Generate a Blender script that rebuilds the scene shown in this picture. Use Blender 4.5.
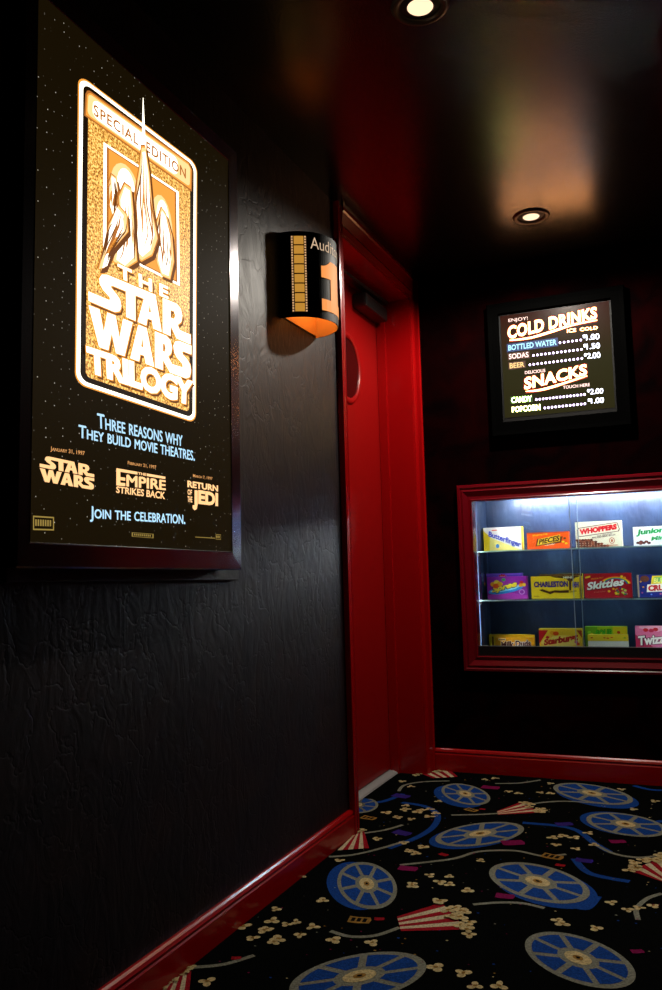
import bpy, bmesh, math, random
from mathutils import Vector, Matrix
from mathutils.geometry import tessellate_polygon

# ------------------------------------------------------------------ reset
for o in list(bpy.data.objects):
    bpy.data.objects.remove(o, do_unlink=True)
SC = bpy.context.scene
COL = SC.collection
rnd = random.Random(7)

# ------------------------------------------------------------------ camera
D = 3.5735            # distance of the back wall
H = 2.15              # ceiling height
cam_data = bpy.data.cameras.new('camera')
cam_data.sensor_fit = 'VERTICAL'
cam_data.sensor_height = 36.0
cam_data.sensor_width = 24.0
cam_data.lens = 841.0945 * 36.0 / 990.0
cam_data.clip_start = 0.02
cam = bpy.data.objects.new('camera', cam_data)
COL.objects.link(cam)
rt = Vector((0.91895055, 0.39348405, -0.02646108))
up = Vector((0.06038564, -0.07408554, 0.99542197))
fw = Vector((-0.38972229, 0.91634144, 0.09184173))
cam.matrix_world = Matrix(((rt.x, up.x, -fw.x, 1.08237749), (rt.y, up.y, -fw.y, 0.0),
                           (rt.z, up.z, -fw.z, 0.85355431), (0, 0, 0, 1)))
SC.camera = cam

# ------------------------------------------------------------------ world, exposure
w = bpy.data.worlds.new('world')
SC.world = w
w.use_nodes = True
w.node_tree.nodes['Background'].inputs['Color'].default_value = (0.0, 0.0, 0.0, 1)
w.node_tree.nodes['Background'].inputs['Strength'].default_value = 0.0
SC.view_settings.view_transform = 'Standard'
SC.view_settings.look = 'None'
SC.view_settings.exposure = 0.0
SC.view_settings.gamma = 1.0
SC.view_settings.use_curve_mapping = False
# lamp powers
P_NEAR_DOWNLIGHT = 7.0
P_BACK_DOWNLIGHT = 76.0
E_CASE_TUBE = 170.0
E_ADDED_STRIP = 66.0  # unseen fill strips added inside the display case
E_MENU = 11.0
E_POSTER = 2.6
P_SIGN_BULB = 0.45

# ------------------------------------------------------------------ materials
MATS = {}
def srgb(r, g, b):
    f = lambda c: ((c / 255 + .055) / 1.055) ** 2.4 if c > 10.3 else c / 255 / 12.92
    return (f(r), f(g), f(b))
def mat(name, col, rough=.5, metal=0., spec=.5, emit=None, strength=0., bump=0., bscale=60., bstretch=(1, 1, 1),
        mottle=None, mscale=6., coat=0., coat_rough=.1, sheen=0.):
    if name in MATS: return MATS[name]
    m = bpy.data.materials.new(name); MATS[name] = m
    m.use_nodes = True
    nt = m.node_tree; b = nt.nodes['Principled BSDF']
    b.inputs['Base Color'].default_value = (*col, 1)
    b.inputs['Roughness'].default_value = rough
    b.inputs['Metallic'].default_value = metal
    b.inputs['Specular IOR Level'].default_value = spec
    b.inputs['Coat Weight'].default_value = coat
    b.inputs['Coat Roughness'].default_value = coat_rough
    b.inputs['Sheen Weight'].default_value = sheen
    if emit:
        b.inputs['Emission Color'].default_value = (*emit, 1)
        b.inputs['Emission Strength'].default_value = strength
    if bump or mottle:
        tc = nt.nodes.new('ShaderNodeTexCoord'); mp = nt.nodes.new('ShaderNodeMapping')
        mp.inputs['Scale'].default_value = bstretch
        nt.links.new(tc.outputs['Object'], mp.inputs['Vector'])
    if bump:
        n = nt.nodes.new('ShaderNodeTexNoise'); n.inputs['Scale'].default_value = bscale
        n.inputs['Detail'].default_value = 6
        nt.links.new(mp.outputs['Vector'], n.inputs['Vector'])
        bp = nt.nodes.new('ShaderNodeBump'); bp.inputs['Strength'].default_value = bump
        bp.inputs['Distance'].default_value = .01
        nt.links.new(n.outputs['Fac'], bp.inputs['Height']); nt.links.new(bp.outputs['Normal'], b.inputs['Normal'])
    if mottle:
        n2 = nt.nodes.new('ShaderNodeTexNoise'); n2.inputs['Scale'].default_value = mscale
        n2.inputs['Detail'].default_value = 5
        nt.links.new(mp.outputs['Vector'], n2.inputs['Vector'])
        cr = nt.nodes.new('ShaderNodeValToRGB')
        cr.color_ramp.elements[0].position = .38; cr.color_ramp.elements[0].color = (*col, 1)
        cr.color_ramp.elements[1].position = .62; cr.color_ramp.elements[1].color = (*mottle, 1)
        nt.links.new(n2.outputs['Fac'], cr.inputs['Fac']); nt.links.new(cr.outputs['Color'], b.inputs['Base Color'])
    return m
def glow(name, col, strength):
    return mat(name, (0.02, 0.02, 0.02), rough=.6, spec=.1, emit=col, strength=strength)
def ink(r, g, b):
    return mat('ink_%d_%d_%d' % (r, g, b), srgb(r, g, b), rough=.35, spec=.4)

def plaster(name, ca, cb, rough, bump, spec=.5):
    """trowelled plaster: streaky trowel marks plus fine scratches"""
    m = bpy.data.materials.new(name); MATS[name] = m; m.use_nodes = True
    nt = m.node_tree; b = nt.nodes['Principled BSDF']; N = nt.nodes.new; L = nt.links.new
    b.inputs['Specular IOR Level'].default_value = spec
    tc = N('ShaderNodeTexCoord')
    n1 = N('ShaderNodeTexNoise'); n1.inputs['Scale'].default_value = 5; n1.inputs['Detail'].default_value = 8; n1.inputs['Distortion'].default_value = 1.2
    L(tc.outputs['Object'], n1.inputs['Vector'])
    cr = N('ShaderNodeValToRGB'); cr.color_ramp.elements[0].position = .35; cr.color_ramp.elements[1].position = .65
    cr.color_ramp.elements[0].color = (*ca, 1); cr.color_ramp.elements[1].color = (*cb, 1)
    L(n1.outputs['Fac'], cr.inputs['Fac']); L(cr.outputs['Color'], b.inputs['Base Color'])
    mp = N('ShaderNodeMapping'); mp.inputs['Scale'].default_value = (1, 1, .45); L(tc.outputs['Object'], mp.inputs['Vector'])
    n2 = N('ShaderNodeTexNoise'); n2.inputs['Scale'].default_value = 16; n2.inputs['Detail'].default_value = 7; n2.inputs['Distortion'].default_value = 2.2
    L(mp.outputs['Vector'], n2.inputs['Vector'])
    v = N('ShaderNodeTexVoronoi'); v.feature = 'DISTANCE_TO_EDGE'; v.inputs['Scale'].default_value = 7
    nd = N('ShaderNodeTexNoise'); nd.inputs['Scale'].default_value = 9; nd.inputs['Detail'].default_value = 4; L(tc.outputs['Object'], nd.inputs['Vector'])
    mx = N('ShaderNodeMix'); mx.data_type = 'VECTOR'; mx.inputs[0].default_value = .25
    L(tc.outputs['Object'], mx.inputs[4]); L(nd.outputs['Color'], mx.inputs[5]); L(mx.outputs[1], v.inputs['Vector'])
    mr = N('ShaderNodeMapRange'); mr.inputs['From Max'].default_value = .03; L(v.outputs['Distance'], mr.inputs['Value'])
    gate = N('ShaderNodeMath'); gate.operation = 'MULTIPLY'; L(mr.outputs['Result'], gate.inputs[0]); gate.inputs[1].default_value = .22
    ad = N('ShaderNodeMath'); ad.operation = 'ADD'; L(n2.outputs['Fac'], ad.inputs[0]); L(gate.outputs[0], ad.inputs[1])
    bp = N('ShaderNodeBump'); bp.inputs['Strength'].default_value = bump; bp.inputs['Distance'].default_value = .012
    L(ad.outputs[0], bp.inputs['Height']); L(bp.outputs['Normal'], b.inputs['Normal'])
    rr = N('ShaderNodeMapRange'); rr.inputs['To Min'].default_value = rough - .08; rr.inputs['To Max'].default_value = rough + .12
    L(n2.outputs['Fac'], rr.inputs['Value']); L(rr.outputs['Result'], b.inputs['Roughness'])
    return m

M_WALL = plaster('dark_plaster', (.005, .0038, .0065), (.012, .0062, .0066), .47, .22, .25)
M_WALLB = plaster('burgundy_plaster', (.0016, .0006, .0007), (.0065, .0005, .0006), .82, .10, .0)
M_CEIL = mat('black_ceiling_paint', (.002, .002, .002), rough=.23, spec=.5, bump=.06, bscale=160)
M_RED = mat('red_gloss_paint', (.30, .0013, .002), rough=.22, spec=.5, bump=.02, bscale=30)
M_REDFRAME = mat('dark_red_frame_paint', (.125, .001, .005), rough=.25, spec=.45, bump=.02, bscale=30)
M_REDDOOR = mat('red_door_paint', (.25, .001, .001), rough=.36, spec=.4, bump=.02, bscale=25)
M_BLACKGLOSS = mat('black_lacquer', (.002, .002, .002), rough=.14, spec=.3)
M_BLACK = mat('black_satin', (.004, .004, .004), rough=.55, spec=.2)
M_DARKCHROME = mat('polished_dark_metal', (.34, .32, .34), rough=.16, metal=1.)
M_BLACKPLASTIC = mat('black_plastic', (.01, .01, .01), rough=.35)
M_ALU = mat('brushed_aluminium', (.36, .36, .36), rough=.5, metal=.35, bump=.05, bscale=200, bstretch=(1, .05, 1))
M_BACKBOARD = mat('dark_backing_board', (.016, .013, .011), rough=.55, bump=.1, bscale=90)
M_BRONZE = mat('dark_bronze_trim', (.05, .035, .025), rough=.4, metal=.6)
M_LAMP = glow('lit_lamp_lens', (1, .70, .45), 1.5)
M_DIMLAMP = glow('dim_lamp_lens', (1, .68, .42), 1.5)
M_TUBE = glow('cool_white_tube', (.86, .94, 1.0), E_CASE_TUBE)
M_CASEWALL = mat('blue_grey_case_plaster', (.006, .014, .045), rough=.42, bump=.5, bscale=22, bstretch=(1, 1, .5), mottle=(.015, .031, .078), mscale=9)
M_SHELFEDGE = mat('polished_glass_edge', (.45, .68, .62), rough=.2, spec=.6)

def glass_mat(name, tint, gl=.10):
    m = bpy.data.materials.new(name); m.use_nodes = True; nt = m.node_tree
    nt.nodes.remove(nt.nodes['Principled BSDF'])
    out = nt.nodes['Material Output']
    t = nt.nodes.new('ShaderNodeBsdfTransparent'); t.inputs['Color'].default_value = (*tint, 1)
    g = nt.nodes.new('ShaderNodeBsdfGlossy'); g.inputs['Roughness'].default_value = .03
    f = nt.nodes.new('ShaderNodeFresnel'); f.inputs['IOR'].default_value = 1.45
    x = nt.nodes.new('ShaderNodeMixShader')
    nt.links.new(f.outputs[0], x.inputs[0]); nt.links.new(t.outputs[0], x.inputs[1]); nt.links.new(g.outputs[0], x.inputs[2])
    nt.links.new(x.outputs[0], out.inputs['Surface'])
    return m
M_GLASS = glass_mat('clear_glass', (.96, .98, .98))
M_SHELFGLASS = glass_mat('shelf_glass', (.86, .95, .93))
M_ACRYLIC = glass_mat('clear_acrylic', (.9, .93, .97))
M_DARKGLASS = mat('dark_window_glass', (.02, .002, .002), rough=.06, spec=.6)

# ------------------------------------------------------------------ mesh helpers
class MB:
    """collects shapes with a material per face, then links ONE mesh object"""
    def __init__(s): s.v = []; s.f = []; s.m = []; s.mats = []
    def mi(s, m):
        if m not in s.mats: s.mats.append(m)
        return s.mats.index(m)
    def face(s, pts, m):
        k = len(s.v); s.v += [tuple(p) for p in pts]; s.f.append(list(range(k, k + len(pts)))); s.m.append(s.mi(m))
    def box(s, a, b, m):
        x0, y0, z0 = a; x1, y1, z1 = b; k = len(s.v)
        s.v += [(x0, y0, z0), (x1, y0, z0), (x1, y1, z0), (x0, y1, z0), (x0, y0, z1), (x1, y0, z1), (x1, y1, z1), (x0, y1, z1)]
        for q in ((3, 2, 1, 0), (4, 5, 6, 7), (0, 1, 5, 4), (1, 2, 6, 5), (2, 3, 7, 6), (3, 0, 4, 7)):
            s.f.append([k + i for i in q]); s.m.append(s.mi(m))
    def poly(s, loops, to3, m):
        """flat polygon with holes: loops of 2D points mapped by to3"""
        ls = [[Vector((p[0], p[1], 0)) for p in L] for L in loops]
        flat = [p for L in ls for p in L]
        k = len(s.v); s.v += [tuple(to3(p.x, p.y)) for p in flat]
        for t in tessellate_polygon(ls):
            a, b, c = [flat[i] for i in t]
            cr = (b.x - a.x) * (c.y - a.y) - (b.y - a.y) * (c.x - a.x)
            if abs(cr) < 1e-12: continue
            t = t if cr > 0 else (t[0], t[2], t[1])
            s.f.append([k + i for i in t]); s.m.append(s.mi(m))
    def prism(s, prof, fn, t0, t1, m):
        """closed 2D profile swept straight: fn(a,b,t) -> 3D"""
        n = len(prof); k = len(s.v)
        s.v += [tuple(fn(a, b, t0)) for a, b in prof] + [tuple(fn(a, b, t1)) for a, b in prof]
        for i in range(n):
            j = (i + 1) % n
            s.f.append([k + i, k + j, k + n + j, k + n + i]); s.m.append(s.mi(m))
        s.f.append([k + i for i in reversed(range(n))]); s.f.append([k + n + i for i in range(n)]); s.m += [s.mi(m)] * 2
    def lathe(s, prof, c, m, n=40, axis='z'):
        k = len(s.v); L = len(prof)
        for r, z in prof:
            for i in range(n):
                a = 2 * math.pi * i / n
                s.v.append((c[0] + r * math.cos(a), c[1] + r * math.sin(a), c[2] + z) if axis == 'z' else
                           (c[0] + z, c[1] + r * math.cos(a), c[2] + r * math.sin(a)))
        for j in range(L - 1):
            for i in range(n):
                i2 = (i + 1) % n
                s.f.append([k + j * n + i, k + j * n + i2, k + (j + 1) * n + i2, k + (j + 1) * n + i]); s.m.append(s.mi(m))
    def build(s, name, parent=None, bevel=0., smooth=False, recalc=False):
        me = bpy.data.meshes.new(name); me.from_pydata(s.v, [], s.f)
        for m in s.mats: me.materials.append(m)
        me.polygons.foreach_set('material_index', s.m)
        if recalc or bevel:
            bm = bmesh.new(); bm.from_mesh(me)
            bmesh.ops.remove_doubles(bm, verts=bm.verts, dist=1e-6)
            bmesh.ops.recalc_face_normals(bm, faces=bm.faces)
            if bevel:
                ed = [e for e in bm.edges if e.is_manifold and e.calc_face_angle(0) > .5]
                bmesh.ops.bevel(bm, geom=ed, offset=bevel, segments=2, profile=.6, affect='EDGES', clamp_overlap=True)
            bm.to_mesh(me); bm.free()
        if smooth:
            me.polygons.foreach_set('use_smooth', [True] * len(me.polygons))
        me.update()
        o = bpy.data.objects.new(name, me); COL.objects.link(o)
        if parent: o.parent = parent; o.matrix_parent_inverse = parent.matrix_world.inverted()
        return o
def empty(name, loc):
    o = bpy.data.objects.new(name, None); COL.objects.link(o); o.location = loc
    o.empty_display_size = .05
    o.matrix_world = Matrix.Translation(loc)
    return o
def tag(o, label, cat, group=None):
    o['label'] = label; o['category'] = cat
    if group: o['group'] = group
    return o
def struct(o):
    o['kind'] = 'structure'; return o

# ---- lettering: flat meshes taken from Blender's built-in font, mapped onto a quad
TCACHE = {}
def text_shape(txt, weight=0., small_caps=False, space=1.):
    key = (txt, weight, small_caps, space)
    if key in TCACHE: return TCACHE[key]
    cu = bpy.data.curves.new('lettering', 'FONT'); cu.body = txt; cu.offset = weight; cu.resolution_u = 3
    cu.space_character = space
    if small_caps:
        cu.small_caps_scale = .76
        for i, ch in enumerate(txt): cu.body_format[i].use_small_caps = True
    ob = bpy.data.objects.new('lettering', cu); COL.objects.link(ob)
    bpy.context.view_layer.update()
    me = bpy.data.meshes.new_from_object(ob.evaluated_get(bpy.context.evaluated_depsgraph_get()))
    vs = [(v.co.x, v.co.y) for v in me.vertices]; fs = [list(p.vertices) for p in me.polygons]
    bpy.data.objects.remove(ob); bpy.data.curves.remove(cu); bpy.data.meshes.remove(me)
    x0 = min(a for a, b in vs); x1 = max(a for a, b in vs); y0 = min(b for a, b in vs); y1 = max(b for a, b in vs)
    vs = [((a - x0) / (x1 - x0), (b - y0) / (y1 - y0)) for a, b in vs]
    TCACHE[key] = (vs, fs); return vs, fs
def quad_map(q):
    """bilinear map of the unit square on the quad [BL, BR, TR, TL]"""
    bl, br, tr, tl = q
    return lambda u, v: tuple((bl[i] * (1 - u) + br[i] * u) * (1 - v) + (tl[i] * (1 - u) + tr[i] * u) * v for i in (0, 1))
def rect(x0, y0, x1, y1): return [(x0, y0), (x1, y0), (x1, y1), (x0, y1)]
def put_text(mb, txt, q, to3, m, weight=0., small_caps=False, space=1., arch=0., shift=(0, 0)):
    vs, fs = text_shape(txt, weight, small_caps, space); qm = quad_map(q); k = len(mb.v)
    for u, v in vs:
        p = qm(u, v + arch * (1 - (2 * u - 1) ** 2)); mb.v.append(tuple(to3(p[0] + shift[0], p[1] + shift[1])))
    for f in fs:
        a, b, c = [vs[i] for i in f[:3]]
        mb.f.append([k + i for i in f]); mb.m.append(mb.mi(m))
def put_poly(mb, loops, q, to3, m, shift=(0, 0)):
    qm = quad_map(q)
    def t3(a, b):
        p = qm(a, b); return to3(p[0] + shift[0], p[1] + shift[1])
    mb.poly(loops, t3, m)
def ell(cx, cy, rx, ry, n=24, a0=0., a1=2 * math.pi, rot=0.):
    pts = []
    for i in range(n):
        a = a0 + (a1 - a0) * i / (n if abs(a1 - a0 - 2 * math.pi) < 1e-6 else n - 1)
        x, y = rx * math.cos(a), ry * math.sin(a)
        pts.append((cx + x * math.cos(rot) - y * math.sin(rot), cy + x * math.sin(rot) + y * math.cos(rot)))
    return pts
def spline(pts, n=8):
    out = []
    P = [pts[0]] + list(pts) + [pts[-1]]
    for i in range(1, len(P) - 2):
        p0, p1, p2, p3 = P[i - 1:i + 3]
        for k in range(n):
            t = k / n
            out.append(tuple(.5 * (2 * p1[j] + (p2[j] - p0[j]) * t + (2 * p0[j] - 5 * p1[j] + 4 * p2[j] - p3[j]) * t * t
                                   + (3 * p1[j] - p0[j] - 3 * p2[j] + p3[j]) * t ** 3) for j in (0, 1)))
    out.append(tuple(pts[-1])); return out
def ribbon(mb, pts, wid, to3, m, n=8, taper=False):
    c = spline(pts, n); L = []; Rr = []
    for i, p in enumerate(c):
        a = c[max(i - 1, 0)]; b = c[min(i + 1, len(c) - 1)]
        dx, dy = b[0] - a[0], b[1] - a[1]; l = math.hypot(dx, dy) or 1
        h = wid / 2 * (math.sin(math.pi * min(.97, max(.03, i / (len(c) - 1)))) ** .5 if taper else 1)
        L.append((p[0] - dy / l * h, p[1] + dx / l * h)); Rr.append((p[0] + dy / l * h, p[1] - dx / l * h))
    for i in range(len(c) - 1):
        mb.face([to3(*Rr[i]), to3(*Rr[i + 1]), to3(*L[i + 1]), to3(*L[i])], m)

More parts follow.
